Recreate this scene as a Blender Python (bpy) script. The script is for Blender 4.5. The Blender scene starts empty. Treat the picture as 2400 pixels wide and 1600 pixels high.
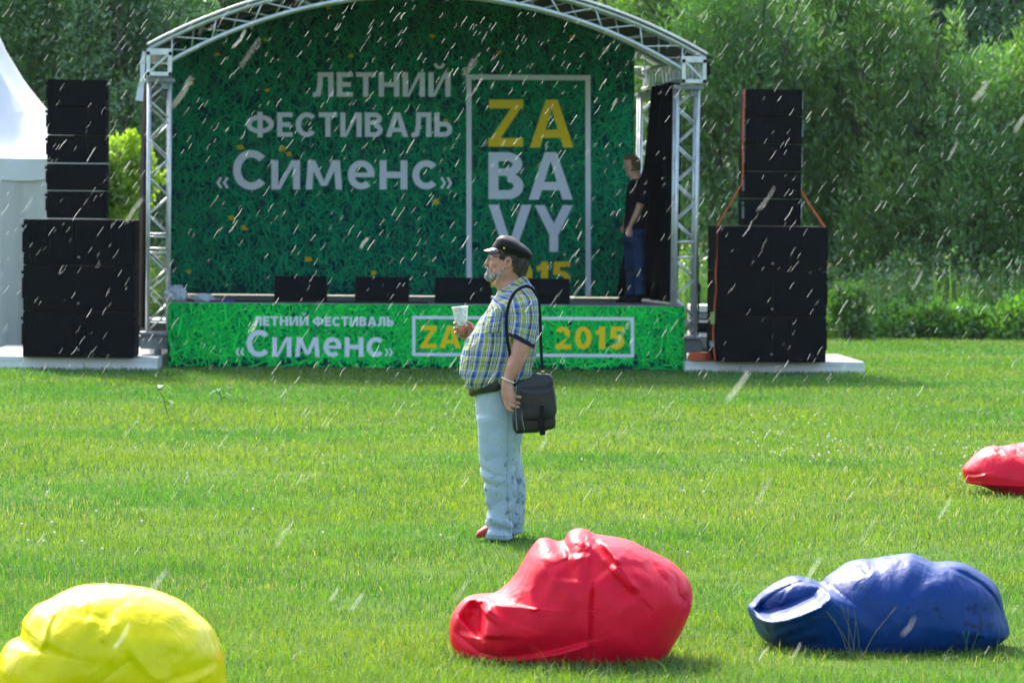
import bpy, bmesh, math, random
import numpy as np
from mathutils import Vector, Matrix, noise
R = math.radians
rnd = random.Random(7)
C = bpy.context.scene.collection
sc = bpy.context.scene

# ------------------------------------------------------------------ camera, world, sun
FPX, CX, CY = 8800.0, 1200.0, 800.0           # focal length in pixels of the 2400 px wide photograph
PITCH = math.atan(332 / FPX)
ROLL = R(0.62)
CAMH = 2.0
cam_d = bpy.data.cameras.new('camera'); cam = bpy.data.objects.new('camera', cam_d); C.objects.link(cam)
cam.location = (0, 0, CAMH)
CR = Matrix.Rotation(R(90) - PITCH, 3, 'X') @ Matrix.Rotation(ROLL, 3, 'Z')
cam.rotation_euler = CR.to_euler()
cam_d.sensor_width = 36; cam_d.lens = FPX / 2400 * 36
cam_d.clip_end = 600; cam_d.clip_start = 0.2
cam_d.dof.use_dof = True; cam_d.dof.focus_distance = 22.0; cam_d.dof.aperture_fstop = 6.0
sc.camera = cam

SUN_EL, SUN_AZ = R(45), R(-24)                 # azimuth measured from +Y towards +X
w = bpy.data.worlds.new('World'); sc.world = w; w.use_nodes = True
nt = w.node_tree; bg = nt.nodes['Background']
sky = nt.nodes.new('ShaderNodeTexSky'); sky.sky_type = 'NISHITA'; sky.sun_disc = False
sky.sun_elevation = SUN_EL; sky.sun_rotation = SUN_AZ
sky.air_density = 1.0; sky.dust_density = 4.0
nt.links.new(sky.outputs[0], bg.inputs[0]); bg.inputs[1].default_value = 0.15
sl = bpy.data.lights.new('sun', 'SUN'); sl.energy = 2.3; sl.angle = R(4); sl.color = (1, .96, .88)
so = bpy.data.objects.new('sun', sl); C.objects.link(so)
sd = Vector((math.sin(SUN_AZ) * math.cos(SUN_EL), math.cos(SUN_AZ) * math.cos(SUN_EL), math.sin(SUN_EL)))
so.rotation_euler = sd.to_track_quat('Z', 'Y').to_euler(); so.location = (-10, 40, 40)
sc.view_settings.view_transform = 'Standard'; sc.view_settings.look = 'None'
sc.view_settings.gamma = 1; sc.view_settings.exposure = 1.75
sc.cycles.max_bounces = 8; sc.cycles.transparent_max_bounces = 12

# ------------------------------------------------------------------ pixel -> place helpers
def ray(px, py):
    d = CR @ Vector(((px - CX) / FPX, (CY - py) / FPX, -1)); return d / d.y
def at(px, py, Y):                              # point on the vertical plane at distance Y
    d = ray(px, py) * Y; return Vector((d.x, Y, CAMH + d.z))
def gnd(px, py, z=0.0):
    d = ray(px, py); return Vector((0, 0, CAMH)) + d * ((z - CAMH) / d.z)

# ------------------------------------------------------------------ object helpers
MATW = {}
def setp(o, label=None, cat=None, group=None, kind=None):
    if label: o['label'] = label
    if cat: o['category'] = cat
    if group: o['group'] = group
    if kind: o['kind'] = kind
    return o
def thing(name, label, cat, loc=(0, 0, 0), rz=0.0, group=None):
    o = bpy.data.objects.new(name, None); C.objects.link(o); o.empty_display_size = .2
    o.location = loc; o.rotation_euler = (0, 0, rz)
    MATW[o.name] = Matrix.Translation(Vector(loc)) @ Matrix.Rotation(rz, 4, 'Z')
    return setp(o, label, cat, group)
def np_mesh(V, F, col=None, uv=None, smooth=False):
    V = np.asarray(V, np.float32); F = np.asarray(F, np.int32)
    me = bpy.data.meshes.new('m'); k = F.shape[1]
    me.vertices.add(len(V)); me.vertices.foreach_set('co', V.ravel())
    me.loops.add(F.size); me.loops.foreach_set('vertex_index', F.ravel())
    me.polygons.add(len(F)); me.polygons.foreach_set('loop_start', np.arange(0, F.size, k, dtype=np.int32))
    try: me.polygons.foreach_set('loop_total', np.full(len(F), k, np.int32))
    except Exception: pass
    if smooth: me.polygons.foreach_set('use_smooth', np.ones(len(F), bool))
    me.update(calc_edges=True)
    if col is not None:
        a = me.color_attributes.new('Col', 'FLOAT_COLOR', 'POINT')
        c = np.ones((len(V), 4), np.float32); c[:, :3] = col; a.data.foreach_set('color', c.ravel())
    return me
def link(name, me, mat, parent=None, world=True):
    o = bpy.data.objects.new(name, me); C.objects.link(o)
    mats = mat if isinstance(mat, (list, tuple)) else [mat]
    for m in mats: me.materials.append(m)
    if parent is not None:
        o.parent = parent
        if world: me.transform(world_of(parent).inverted())
    MATW.setdefault(o.name, Matrix.Identity(4))
    return o
def world_of(o):
    M = Matrix.Identity(4)
    while o is not None:
        M = MATW.get(o.name, Matrix.Identity(4)) @ M; o = o.parent
    return M
class MB:
    def __init__(s): s.v = []; s.f = []; s.mi = []; s.uv = {}; s.cur = 0
    def add(s, vs, fs, uvs=None):
        b = len(s.v); s.v += [tuple(v) for v in vs]
        for k, f in enumerate(fs):
            s.f.append([b + i for i in f]); s.mi.append(s.cur)
            if uvs: s.uv[len(s.f) - 1] = uvs[k]
    def box(s, c, d, M=None, bev=0.0):
        bm = bmesh.new(); bmesh.ops.create_cube(bm, size=1)
        for v in bm.verts: v.co = Vector((v.co.x * d[0], v.co.y * d[1], v.co.z * d[2]))
        if bev: bmesh.ops.bevel(bm, geom=bm.edges[:], offset=bev, segments=2, affect='EDGES')
        c = Vector(c)
        for v in bm.verts:
            v.co = (M @ v.co if M else v.co) + c
        bm.verts.index_update(); s.add([v.co for v in bm.verts], [[v.index for v in f.verts] for f in bm.faces]); bm.free()
    def bar(s, p, q, w, h=None, up=(0, 0, 1)):
        p, q = Vector(p), Vector(q); d = (q - p); L = d.length; d.normalize(); h = h or w
        x = d.cross(Vector(up)).normalized() if abs(d.dot(Vector(up))) < .99 else Vector((1, 0, 0)); y = x.cross(d)
        M = Matrix((x, d, y)).transposed(); s.box((p + q) / 2, (w, L, h), M)
    def tube(s, pts, rad, n=8, ends=True, flat=None):
        pts = [Vector(p) for p in pts]
        if not isinstance(rad, (list, tuple)): rad = [rad] * len(pts)
        fr = []; prev = None
        for i, p in enumerate(pts):
            d = (pts[min(i + 1, len(pts) - 1)] - pts[max(i - 1, 0)])
            d = d.normalized() if d.length > 1e-9 else Vector((0, 0, 1))
            if prev is None:
                x = d.cross(Vector((0, 1, 0)));
                if x.length < .05: x = d.cross(Vector((1, 0, 0)))
            else: x = prev - d * prev.dot(d)
            x.normalize(); prev = x; fr.append((d, x, d.cross(x)))
        rings = []
        def ring(p, x, y, r):
            ra, rb = r if isinstance(r, tuple) else (r, r)
            return [p + x * (ra * math.cos(2 * math.pi * k / n)) + y * (rb * math.sin(2 * math.pi * k / n)) for k in range(n)]
        def sc_(r, f): return (r[0] * f, r[1] * f) if isinstance(r, tuple) else r * f
        def mr(r): return max(r) if isinstance(r, tuple) else r
        if ends:
            d, x, y = fr[0]
            for a in (80, 60, 35): rings.append(ring(pts[0] - d * mr(rad[0]) * math.sin(R(a)), x, y, sc_(rad[0], math.cos(R(a)))))
        for (d, x, y), p, r in zip(fr, pts, rad): rings.append(ring(p, x, y, r))
        if ends:
            d, x, y = fr[-1]
            for a in (35, 60, 80): rings.append(ring(pts[-1] + d * mr(rad[-1]) * math.sin(R(a)), x, y, sc_(rad[-1], math.cos(R(a)))))
        vs = [v for r in rings for v in r]; fs = []
        for i in range(len(rings) - 1):
            for k in range(n):
                fs.append([i * n + k, i * n + (k + 1) % n, (i + 1) * n + (k + 1) % n, (i + 1) * n + k])
        fs.append(list(range(n))[::-1]); fs.append([(len(rings) - 1) * n + k for k in range(n)])
        s.add(vs, fs)
    def ell(s, c, r, seg=20, rot=None):
        bm = bmesh.new(); bmesh.ops.create_uvsphere(bm, u_segments=seg, v_segments=seg // 2 + 2, radius=1)
        c = Vector(c)
        for v in bm.verts:
            q = Vector((v.co.x * r[0], v.co.y * r[1], v.co.z * r[2])); v.co = (rot @ q if rot else q) + c
        bm.verts.index_update(); s.add([v.co for v in bm.verts], [[v.index for v in f.verts] for f in bm.faces]); bm.free()
    def rings(s, rings, cap0=True, cap1=True, uvr=None):
        n = len(rings[0]); b = [v for r in rings for v in r]; fs = []; us = []
        for i in range(len(rings) - 1):
            for k in range(n):
                k2 = (k + 1) % n
                fs.append([i * n + k, i * n + k2, (i + 1) * n + k2, (i + 1) * n + k])
                if uvr: us.append([uvr[i][k], uvr[i][k + 1], uvr[i + 1][k + 1], uvr[i + 1][k]])
        if cap0: fs.append(list(range(n))[::-1]); us.append([(0, 0)] * n)
        if cap1: fs.append([(len(rings) - 1) * n + k for k in range(n)]); us.append([(0, 0)] * n)
        s.add(b, fs, us if uvr else None)
    def mesh(s, smooth=False):
        me = bpy.data.meshes.new('m'); me.from_pydata(s.v, [], s.f)
        me.polygons.foreach_set('material_index', s.mi)
        if smooth: me.polygons.foreach_set('use_smooth', [True] * len(s.f))
        if s.uv:
            ul = me.uv_layers.new(name='UVMap')
            for p in me.polygons:
                u = s.uv.get(p.index)
                if u:
                    for j, li in enumerate(p.loop_indices): ul.data[li].uv = u[j]
        bm = bmesh.new(); bm.from_mesh(me); bmesh.ops.recalc_face_normals(bm, faces=bm.faces[:]); bm.to_mesh(me); bm.free()
        me.update(); return me
    def build(s, name, mat, parent=None, smooth=False, world=True, angle=None):
        me = s.mesh(smooth)
        if angle is not None:
            bm = bmesh.new(); bm.from_mesh(me)
            for f in bm.faces: f.smooth = True
            for e in bm.edges:
                if len(e.link_faces) == 2 and e.calc_face_angle(0) > R(angle): e.smooth = False
            bm.to_mesh(me); bm.free()
        return link(name, me, mat, parent, world)
def fused(mb, name, mat, parent, vox=.004, smooth=3, disp=None, world=True):
    """fuse overlapping closed shapes into ONE continuous skin"""
    me0 = mb.mesh(); o = bpy.data.objects.new('tmp', me0); C.objects.link(o)
    m = o.modifiers.new('r', 'REMESH'); m.mode = 'VOXEL'; m.voxel_size = vox
    if smooth:
        m = o.modifiers.new('s', 'SMOOTH'); m.iterations = smooth; m.factor = .5
    dg = bpy.context.evaluated_depsgraph_get(); dg.update()
    me = bpy.data.meshes.new_from_object(o.evaluated_get(dg))
    bpy.data.objects.remove(o); bpy.data.meshes.remove(me0); me.materials.clear()
    if disp:
        nn = [v.normal.copy() for v in me.vertices]
        for v, n_ in zip(me.vertices, nn): v.co = v.co + n_ * disp(v.co, n_)
    me.polygons.foreach_set('use_smooth', [True] * len(me.polygons)); me.update()
    return link(name, me, mat, parent, world)

# ------------------------------------------------------------------ materials
def mat(name, col, rough=.6, metal=0, bump=0, bscale=40, var=0, vscale=6, spec=.5, col2=None, trans=0, sheen=0, coat=0, stretch=None):
    m = bpy.data.materials.new(name); m.use_nodes = True; n = m.node_tree; b = n.nodes['Principled BSDF']
    b.inputs['Roughness'].default_value = rough; b.inputs['Metallic'].default_value = metal
    b.inputs['Specular IOR Level'].default_value = spec; b.inputs['Sheen Weight'].default_value = sheen
    b.inputs['Coat Weight'].default_value = coat; b.inputs['Transmission Weight'].default_value = trans
    b.inputs['Base Color'].default_value = (*col, 1)
    tc = n.nodes.new('ShaderNodeTexCoord'); src = tc.outputs['Object']
    if stretch:
        mp = n.nodes.new('ShaderNodeMapping'); mp.inputs['Scale'].default_value = stretch; n.links.new(src, mp.inputs[0]); src = mp.outputs[0]
    if var or col2:
        nz = n.nodes.new('ShaderNodeTexNoise'); nz.inputs['Scale'].default_value = vscale; nz.inputs['Detail'].default_value = 6
        n.links.new(src, nz.inputs['Vector'])
        r = n.nodes.new('ShaderNodeValToRGB'); r.color_ramp.elements[0].position = .32; r.color_ramp.elements[1].position = .68
        c2 = col2 or tuple(min(1, c * (1 + var)) for c in col); c1 = col if col2 else tuple(c * (1 - var) for c in col)
        r.color_ramp.elements[0].color = (*c1, 1); r.color_ramp.elements[1].color = (*c2, 1)
        n.links.new(nz.outputs[0], r.inputs[0]); n.links.new(r.outputs[0], b.inputs['Base Color'])
    if bump:
        nb = n.nodes.new('ShaderNodeTexNoise'); nb.inputs['Scale'].default_value = bscale; nb.inputs['Detail'].default_value = 5
        n.links.new(src, nb.inputs['Vector'])
        bp = n.nodes.new('ShaderNodeBump'); bp.inputs['Strength'].default_value = bump; bp.inputs['Distance'].default_value = .02
        n.links.new(nb.outputs[0], bp.inputs['Height']); n.links.new(bp.outputs[0], b.inputs['Normal'])
    return m
def leafmat(name, tl=.45, rough=.55, tint=(1.25, 1.35, .55), gloss=.12):
    """leaf or blade: colour per leaf from 'Col', light passes through it"""
    m = bpy.data.materials.new(name); m.use_nodes = True; n = m.node_tree; N = n.nodes; L = n.links
    for x in list(N): N.remove(x)
    out = N.new('ShaderNodeOutputMaterial'); at_ = N.new('ShaderNodeAttribute'); at_.attribute_name = 'Col'
    d = N.new('ShaderNodeBsdfDiffuse'); t = N.new('ShaderNodeBsdfTranslucent'); g = N.new('ShaderNodeBsdfGlossy'); g.inputs['Roughness'].default_value = rough
    mu = N.new('ShaderNodeMix'); mu.data_type = 'RGBA'; mu.blend_type = 'MULTIPLY'; mu.inputs[0].default_value = 1
    mu.clamp_result = False
    L.new(at_.outputs[0], mu.inputs[6]); mu.inputs[7].default_value = (*tint, 1)
    L.new(at_.outputs[0], d.inputs[0]); L.new(mu.outputs[2], t.inputs[0])
    m1 = N.new('ShaderNodeMixShader'); m1.inputs[0].default_value = tl; L.new(d.outputs[0], m1.inputs[1]); L.new(t.outputs[0], m1.inputs[2])
    m2 = N.new('ShaderNodeMixShader'); m2.inputs[0].default_value = gloss; L.new(m1.outputs[0], m2.inputs[1]); L.new(g.outputs[0], m2.inputs[2])
    g.inputs[0].default_value = (.8, .85, .8, 1)
    L.new(m2.outputs[0], out.inputs[0]); return m
def printmat(name, tl=0.12):
    m = bpy.data.materials.new(name); m.use_nodes = True; n = m.node_tree; b = n.nodes['Principled BSDF']
    a = n.nodes.new('ShaderNodeAttribute'); a.attribute_name = 'Col'; n.links.new(a.outputs[0], b.inputs['Base Color'])
    b.inputs['Roughness'].default_value = .8; b.inputs['Specular IOR Level'].default_value = .05
    return m

M_alu = mat('aluminium', (.62, .66, .66), .42, .55, var=.12, vscale=9, bump=.05)
M_aluwhite = mat('pale metal', (.7, .72, .70), .55, .1, var=.08, vscale=3, bump=.08, bscale=30)
M_black = mat('black cabinet', (.0028, .0045, .006), .7, spec=.10, var=.3, vscale=12, bump=.1, bscale=120)
M_grille = None
M_curtain = mat('black cloth', (.003, .004, .005), .9, var=.25, vscale=5, spec=.05)
M_deck = mat('stage deck', (.16, .145, .12), .75, var=.25, vscale=5, bump=.1)
M_steel = mat('grey steel', (.20, .23, .24), .5, .3, var=.25, vscale=7, bump=.12)
M_canopy = mat('canopy fabric', (.035, .042, .034), .8, var=.1, vscale=2)
M_tent = mat('tent fabric', (.66, .70, .70), .38, var=.03, vscale=1.5, bump=.05, bscale=6)
M_orange = mat('orange webbing', (.55, .09, .02), .6, var=.15, vscale=30)
M_blue = mat('blue tape', (.02, .16, .45), .5)
M_rubber = mat('black rubber', (.005, .006, .007), .65, spec=.2)
M_white = mat('white print', (.68, .72, .80), .62, spec=.2)
M_yellow = mat('yellow print', (.82, .58, .01), .62, spec=.2)

def grille_mat():
    m = bpy.data.materials.new('speaker grille'); m.use_nodes = True; n = m.node_tree; b = n.nodes['Principled BSDF']
    b.inputs['Roughness'].default_value = .75; b.inputs['Specular IOR Level'].default_value = .08
    tc = n.nodes.new('ShaderNodeTexCoord'); wv = n.nodes.new('ShaderNodeTexWave'); wv.bands_direction = 'X'; wv.inputs['Scale'].default_value = 14
    n.links.new(tc.outputs['Object'], wv.inputs['Vector'])
    nz = n.nodes.new('ShaderNodeTexNoise'); nz.inputs['Scale'].default_value = 5; n.links.new(tc.outputs['Object'], nz.inputs['Vector'])
    r = n.nodes.new('ShaderNodeValToRGB'); r.color_ramp.elements[0].color = (.002, .0035, .005, 1); r.color_ramp.elements[1].color = (.007, .011, .014, 1)
    mm = n.nodes.new('ShaderNodeMath'); mm.operation = 'MULTIPLY'; n.links.new(nz.outputs[0], mm.inputs[0]); n.links.new(wv.outputs[0], mm.inputs[1])
    n.links.new(mm.outputs[0], r.inputs[0]); n.links.new(r.outputs[0], b.inputs['Base Color'])
    bp = n.nodes.new('ShaderNodeBump'); bp.inputs['Strength'].default_value = .4; bp.inputs['Distance'].default_value = .01
    n.links.new(wv.outputs[0], bp.inputs['Height']); n.links.new(bp.outputs[0], b.inputs['Normal']); return m
M_grille = grille_mat()

# ------------------------------------------------------------------ ground
def groundz(x, y):
    if y < 57: return 0.0
    t = y - 57; return min(t * t / 40.0, .25 * t) * 1.0
def build_ground():
    xs = np.concatenate([np.linspace(-160, -30, 14), np.linspace(-28, 28, 57), np.linspace(30, 160, 14)])
    ys = np.concatenate([np.linspace(-40, 5, 10), np.linspace(6, 120, 115), np.linspace(130, 300, 18)])
    V = []; col = []
    for y in ys:
        for x in xs:
            z = groundz(x, y) + (.012 * noise.noise(Vector((x * .8, y * .8, 0))) if y < 57 else .3 * noise.noise(Vector((x * .2, y * .2, 3))) * min(1, (y - 57) / 5))
            V.append((x, y, z))
    nx = len(xs); F = [(j * nx + i, j * nx + i + 1, (j + 1) * nx + i + 1, (j + 1) * nx + i) for j in range(len(ys) - 1) for i in range(nx - 1)]
    me = np_mesh(V, F, smooth=True)
    m = mat('soil and thatch', (.040, .095, .008), .95, col2=(.075, .135, .014), vscale=3, spec=.1, bump=.4, bscale=25)
    setp(link('ground', me, m), kind='structure')
build_ground()

# ------------------------------------------------------------------ lawn of real blades
def fbm(x, y, s, seed=0):                       # cheap smooth value noise on arrays
    rs = np.random.RandomState(seed); G = rs.rand(64, 64); x = x * s; y = y * s
    xi = np.floor(x).astype(int); yi = np.floor(y).astype(int); fx = x - xi; fy = y - yi
    fx = fx * fx * (3 - 2 * fx); fy = fy * fy * (3 - 2 * fy); g = lambda a, b: G[a % 64, b % 64]
    return (g(xi, yi) * (1 - fx) + g(xi + 1, yi) * fx) * (1 - fy) + (g(xi, yi + 1) * (1 - fx) + g(xi + 1, yi + 1) * fx) * fy
STG_Y = 44.0
def blades(n, dmin, dmax, hmin, hmax, wd, seed, keep=None, lean=.45, palette=0):
    rs = np.random.RandomState(seed)
    # stratified in distance: more blades where they show larger
    u = rs.rand(n); y = np.exp(np.log(dmin) + u * (np.log(dmax) - np.log(dmin)))
    x = (rs.rand(n) * 2 - 1) * (y * .155 + 1.0)
    cl = fbm(x, y, 1.3, 1) * .6 + fbm(x, y, 4.0, 2) * .4
    ok = rs.rand(n) < .35 + cl * 1.1
    if keep is not None: ok &= keep(x, y)
    x = x[ok]; y = y[ok]; cl = cl[ok]; n = len(x)
    big = fbm(x, y, .45, 5)
    h = (hmin + (hmax - hmin) * rs.rand(n) ** 1.6) * (.62 + .75 * cl)
    wv = wd * (.6 + .8 * rs.rand(n)) * np.clip(y / 22, .75, 2.4)
    a = rs.rand(n) * 6.283; la = rs.rand(n) * 6.283; ll = h * lean * rs.rand(n) * 1.6
    dx, dy = np.cos(a) * wv / 2, np.sin(a) * wv / 2; lx, ly = np.cos(la) * ll, np.sin(la) * ll
    V = np.zeros((n, 5, 3), np.float32)
    V[:, 0] = np.stack([x - dx, y - dy, 0 * x - .01], 1); V[:, 1] = np.stack([x + dx, y + dy, 0 * x - .01], 1)
    V[:, 2] = np.stack([x + lx * .4 + dx * .8, y + ly * .4 + dy * .8, h * .6], 1)
    V[:, 3] = np.stack([x + lx * .4 - dx * .8, y + ly * .4 - dy * .8, h * .6], 1)
    V[:, 4] = np.stack([x + lx, y + ly, h * np.maximum(.5, 1 - .3 * rs.rand(n))], 1)
    b = np.arange(n)[:, None] * 5
    F = np.concatenate([b + np.array([[0, 1, 2]]), b + np.array([[0, 2, 3]]), b + np.array([[3, 2, 4]])])
    A, B, D = np.array([.058, .195, .005]), np.array([.165, .245, .008]), np.array([.026, .115, .012])
    big2 = fbm(x * .35, y, .9, 6); t = np.clip((big * .6 + big2 * .6 - .6) * 1.2 + .56 - .35 * np.clip((y - 30) / 10, 0, 1) + .5 * (rs.rand(n) - .5), 0, 1)[:, None]
    dk = (rs.rand(n) < .12 + .22 * (fbm(x * .7, y, 2.2, 9) > .66))[:, None]
    dry = (rs.rand(n) < .02 + .12 * (fbm(x * .6, y, 1.1, 14) > .78))[:, None]
    col = A * (1 - t) + B * t; col = np.where(dk, D, col); col = np.where(dry, np.array([.30, .29, .13]), col)
    col = col * (.75 + .5 * rs.rand(n))[:, None]
    col = np.repeat(col, 5, axis=0)
    return V.reshape(-1, 3), F, col
M_grass = leafmat('grass blade', tl=.5, tint=(1.35, 1.35, .5), gloss=.07)
def under(x, y):                                # nothing grows under the stage floor and the speaker decks
    return ~((y > 44.1) & (y < 48) & (abs(x + 1.1) < 3.0))
V1, F1, c1 = blades(760000, 12.5, 57.5, .024, .060, .0042, 11, under, lean=.75)
V2, F2, c2 = blades(7000, 12.5, 57, .06, .12, .0042, 12, under, lean=.7)
lawn = link('grass', np_mesh(np.concatenate([V1, V2]), np.concatenate([F1, F2 + len(V1)]), np.concatenate([c1, c2])), M_grass)
setp(lawn, 'short fresh green lawn covering the whole field', 'grass', kind='stuff')
def clover():
    rs = np.random.RandomState(3); mb = MB()
    spots = [(1850, 1040, 60, 26), (1890, 1075, 60, 20), (2260, 1090, 60, 15), (130, 1290, 60, 6), (600, 1150, 400, 14), (1500, 1020, 500, 16), (1700, 1230, 500, 14), (2200, 840, 180, 14), (300, 1230, 250, 8)]
    for (px, py, s, n) in spots:
        for k in range(n):
            p = gnd(px + rs.randn() * s, max(815, py + rs.randn() * s * .4))
            if p.y < 40 or p.x > 5: mb.ell((p.x, p.y, .07 + .03 * rs.rand()), (.009, .009, .008), 6)
    setp(mb.build('clover_flowers', mat('clover white', (.7, .68, .62), .8), smooth=True), 'tiny white clover heads scattered through the lawn', 'clover', kind='stuff')
clover()
# ------------------------------------------------------------------ stage frame
YAW = R(5.5)
O_ = gnd(997, 866); UX = Vector((math.cos(YAW), math.sin(YAW), 0)); VX = Vector((-math.sin(YAW), math.cos(YAW), 0))
STW = Matrix.Translation(O_) @ Matrix.Rotation(YAW, 4, 'Z')
def sp(px, py, v):                              # local stage coordinates (u, v, z) of a pixel on the plane v
    d = ray(px, py); o = Vector((0, 0, CAMH)); t = (v - (o - O_).dot(VX)) / d.dot(VX); p = o + d * t - O_
    return Vector((p.dot(UX), v, p.z))
def lz(p): return Vector((p[0], p[1], p[2]))
V_BACK = 3.5
ZD = sp(997, 712, 0).z                          # deck height
uL0, uL1 = sp(343, 500, .06).x, sp(401, 500, .06).x
uR0, uR1 = sp(1580, 500, .06).x, sp(1638, 500, .06).x
TW = .29
def stage_thing(name, label, cat, u=0, v=0, z=0):
    p = STW @ Vector((u, v, z)); return thing(name, label, cat, p, YAW)
def sb(mb, name, m, parent, **k):               # build a part given in stage coordinates
    me_v = [tuple(STW @ Vector(v)) for v in mb.v]; mb.v = me_v; return mb.build(name, m, parent, **k)

def lattice(mb, p0, p1, ex, ey, w, h, pitch=.225, rc=.024, rd=.009, faces=(0, 1, 2, 3), gaps=()):
    """box truss from p0 to p1; ex, ey are the cross directions, w and h the widths"""
    p0, p1, ex, ey = Vector(p0), Vector(p1), Vector(ex), Vector(ey); L = (p1 - p0).length; d = (p1 - p0) / L
    cs = [ex * (sx * (w / 2 - rc)) + ey * (sy * (h / 2 - rc)) for sx, sy in ((-1, -1), (1, -1), (1, 1), (-1, 1))]
    for c in cs: mb.tube([p0 + c, p1 + c], rc, 10, ends=False)
    n = max(2, int(round(L / pitch))); st = L / n
    for fi in faces:
        a, b = cs[fi], cs[(fi + 1) % 4]
        for i in range(n):
            if i in gaps:
                mb.tube([p0 + a + d * (i * st + .02), p0 + b + d * (i * st + .02)], rd * 1.2, 6, ends=False)
                mb.tube([p0 + a + d * ((i + 1) * st - .02), p0 + b + d * ((i + 1) * st - .02)], rd * 1.2, 6, ends=False); continue
            q = (i + fi // 2) % 2
            s_, e_ = (a, b) if q == 0 else (b, a)
            mb.tube([p0 + s_ + d * (i * st), p0 + e_ + d * ((i + 1) * st)], rd, 6, ends=False)

roof = stage_thing('stage_roof', 'aluminium truss frame with arched grey canopy over the stage', 'stage roof')
zblkL0, zblkL1 = sp(372, 177, 0).z, sp(372, 117, 0).z
zblkR0, zblkR1 = sp(1628, 192, 0).z, sp(1628, 138, 0).z
zb0, zb1 = (zblkL0 + zblkR0) / 2, (zblkL1 + zblkR1) / 2
zfoot = .42
ucl, ucr = (uL0 + uL1) / 2, (uR0 + uR1) / 2
for (u, v) in ((ucl, .05 + TW / 2), (ucr, .05 + TW / 2), (ucl, V_BACK), (ucr, V_BACK)):
    mb = MB(); lattice(mb, (u, v, zfoot), (u, v, zb0 - .06), (1, 0, 0), (0, 1, 0), TW, TW, gaps=(4,))
    sb(mb, 'truss_tower', M_alu, roof, smooth=True)
    mb = MB(); mb.box((u, v, zb0 - .05), (TW + .05, TW + .05, .03)); mb.box((u, v, zfoot - .02), (TW + .12, TW + .12, .03))
    mb.tube([(u - .16, v - .17, zb0 - .07), (u + .16, v - .17, zb0 - .07)], .022, 8); mb.box((u + .06, v - .12, zb0 - .12), (.08, .07, .08))
    sb(mb, 'tower_sleeve', M_steel, roof)
    mb = MB()
    mb.box((u - (.0 if u < 0 else -.0), v + .08, zfoot - .12), (.44, .36, .17), bev=.02)
    mb.tube([(u, v, 0), (u, v, zfoot - .1)], .04, 10); mb.box((u, v, .02), (.3, .3, .03))
    mb.bar((u + .1 * (-1 if u < 0 else 1), v + .1, zfoot - .15), (u + .55 * (-1 if u < 0 else 1), v + .2, .2), .05)
    sb(mb, 'outrigger_foot', M_steel, roof)
# side beams with their open square ends
for s_, uc, u0, u1 in ((-1, ucl, sp(343, 146, 0).x, sp(403, 146, 0).x), (1, ucr, sp(1598, 165, 0).x, sp(1655, 165, 0).x)):
    c = (u0 + u1) / 2; W_ = u1 - u0; H_ = zb1 - zb0
    mb = MB(); lattice(mb, (c, .0, (zb0 + zb1) / 2), (c, V_BACK + .2, (zb0 + zb1) / 2), (1, 0, 0), (0, 0, 1), W_, H_, pitch=.16, rd=.010)
    for v in (0.0,):
        for a, b in (((u0, zb1 - .02), (u1, zb1 - .02)), ((u0, zb0 + .012), (u1, zb0 + .012)), ((u0 + .022, zb0), (u0 + .022, zb1)), ((u1 - .022, zb0), (u1 - .022, zb1))):
            mb.bar((a[0], v - .002, a[1]), (b[0], v - .002, b[1]), .045, .04, up=(0, 1, 0))
        mb.bar((u0 + .03, v, zb0 + .03 if s_ < 0 else zb1 - .03), (u1 - .03, v, zb1 - .03 if s_ < 0 else zb0 + .03), .022, up=(0, 1, 0))
        mb.box(((u0 + u1) / 2, v - .004, zb1 - .015), (W_ * .96, .05, .07))
    sb(mb, 'side_beam', M_alu, roof)
    mb = MB()
    for a in (u0 + .02, u1 - .02):
        for z in (zb0 + .012, zb1 - .035): mb.tube([(a, -.045, z), (a, .02, z)], .022, 8)
    if s_ > 0: mb.box((u1 + .03, .06, zb0 + .16), (.05, .12, .16), bev=.015); mb.box((u1 - .22, .1, zb1 + .13), (.13, .1, .06), bev=.02)
    sb(mb, 'clamp', M_rubber, roof)
# arches
def circle3(a, b, c):
    (x1, y1), (x2, y2), (x3, y3) = a, b, c
    D = 2 * (x1 * (y2 - y3) + x2 * (y3 - y1) + x3 * (y1 - y2))
    ux = ((x1 ** 2 + y1 ** 2) * (y2 - y3) + (x2 ** 2 + y2 ** 2) * (y3 - y1) + (x3 ** 2 + y3 ** 2) * (y1 - y2)) / D
    uy = ((x1 ** 2 + y1 ** 2) * (x3 - x2) + (x2 ** 2 + y2 ** 2) * (x1 - x3) + (x3 ** 2 + y3 ** 2) * (x2 - x1)) / D
    return ux, uy, math.hypot(x1 - ux, y1 - uy)
q = lambda px, py: (lambda s: (s.x, s.z))(sp(px, py, 0.03))
ci = circle3(q(403, 141), q(995, -13), q(1596, 160))
co_ = circle3(q(352, 112), q(995, -47), q(1650, 134))
def arcpt(c, a, v): return Vector((c[0] + c[2] * math.sin(a), v, c[1] + c[2] * math.cos(a)))
def arcang(c, u): return math.asin(max(-1, min(1, (u - c[0]) / c[2])))
ai0, ai1 = arcang(ci, q(403, 141)[0]), arcang(ci, q(1596, 160)[0])
ao0, ao1 = arcang(co_, q(352, 112)[0]), arcang(co_, q(1650, 134)[0])
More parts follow.
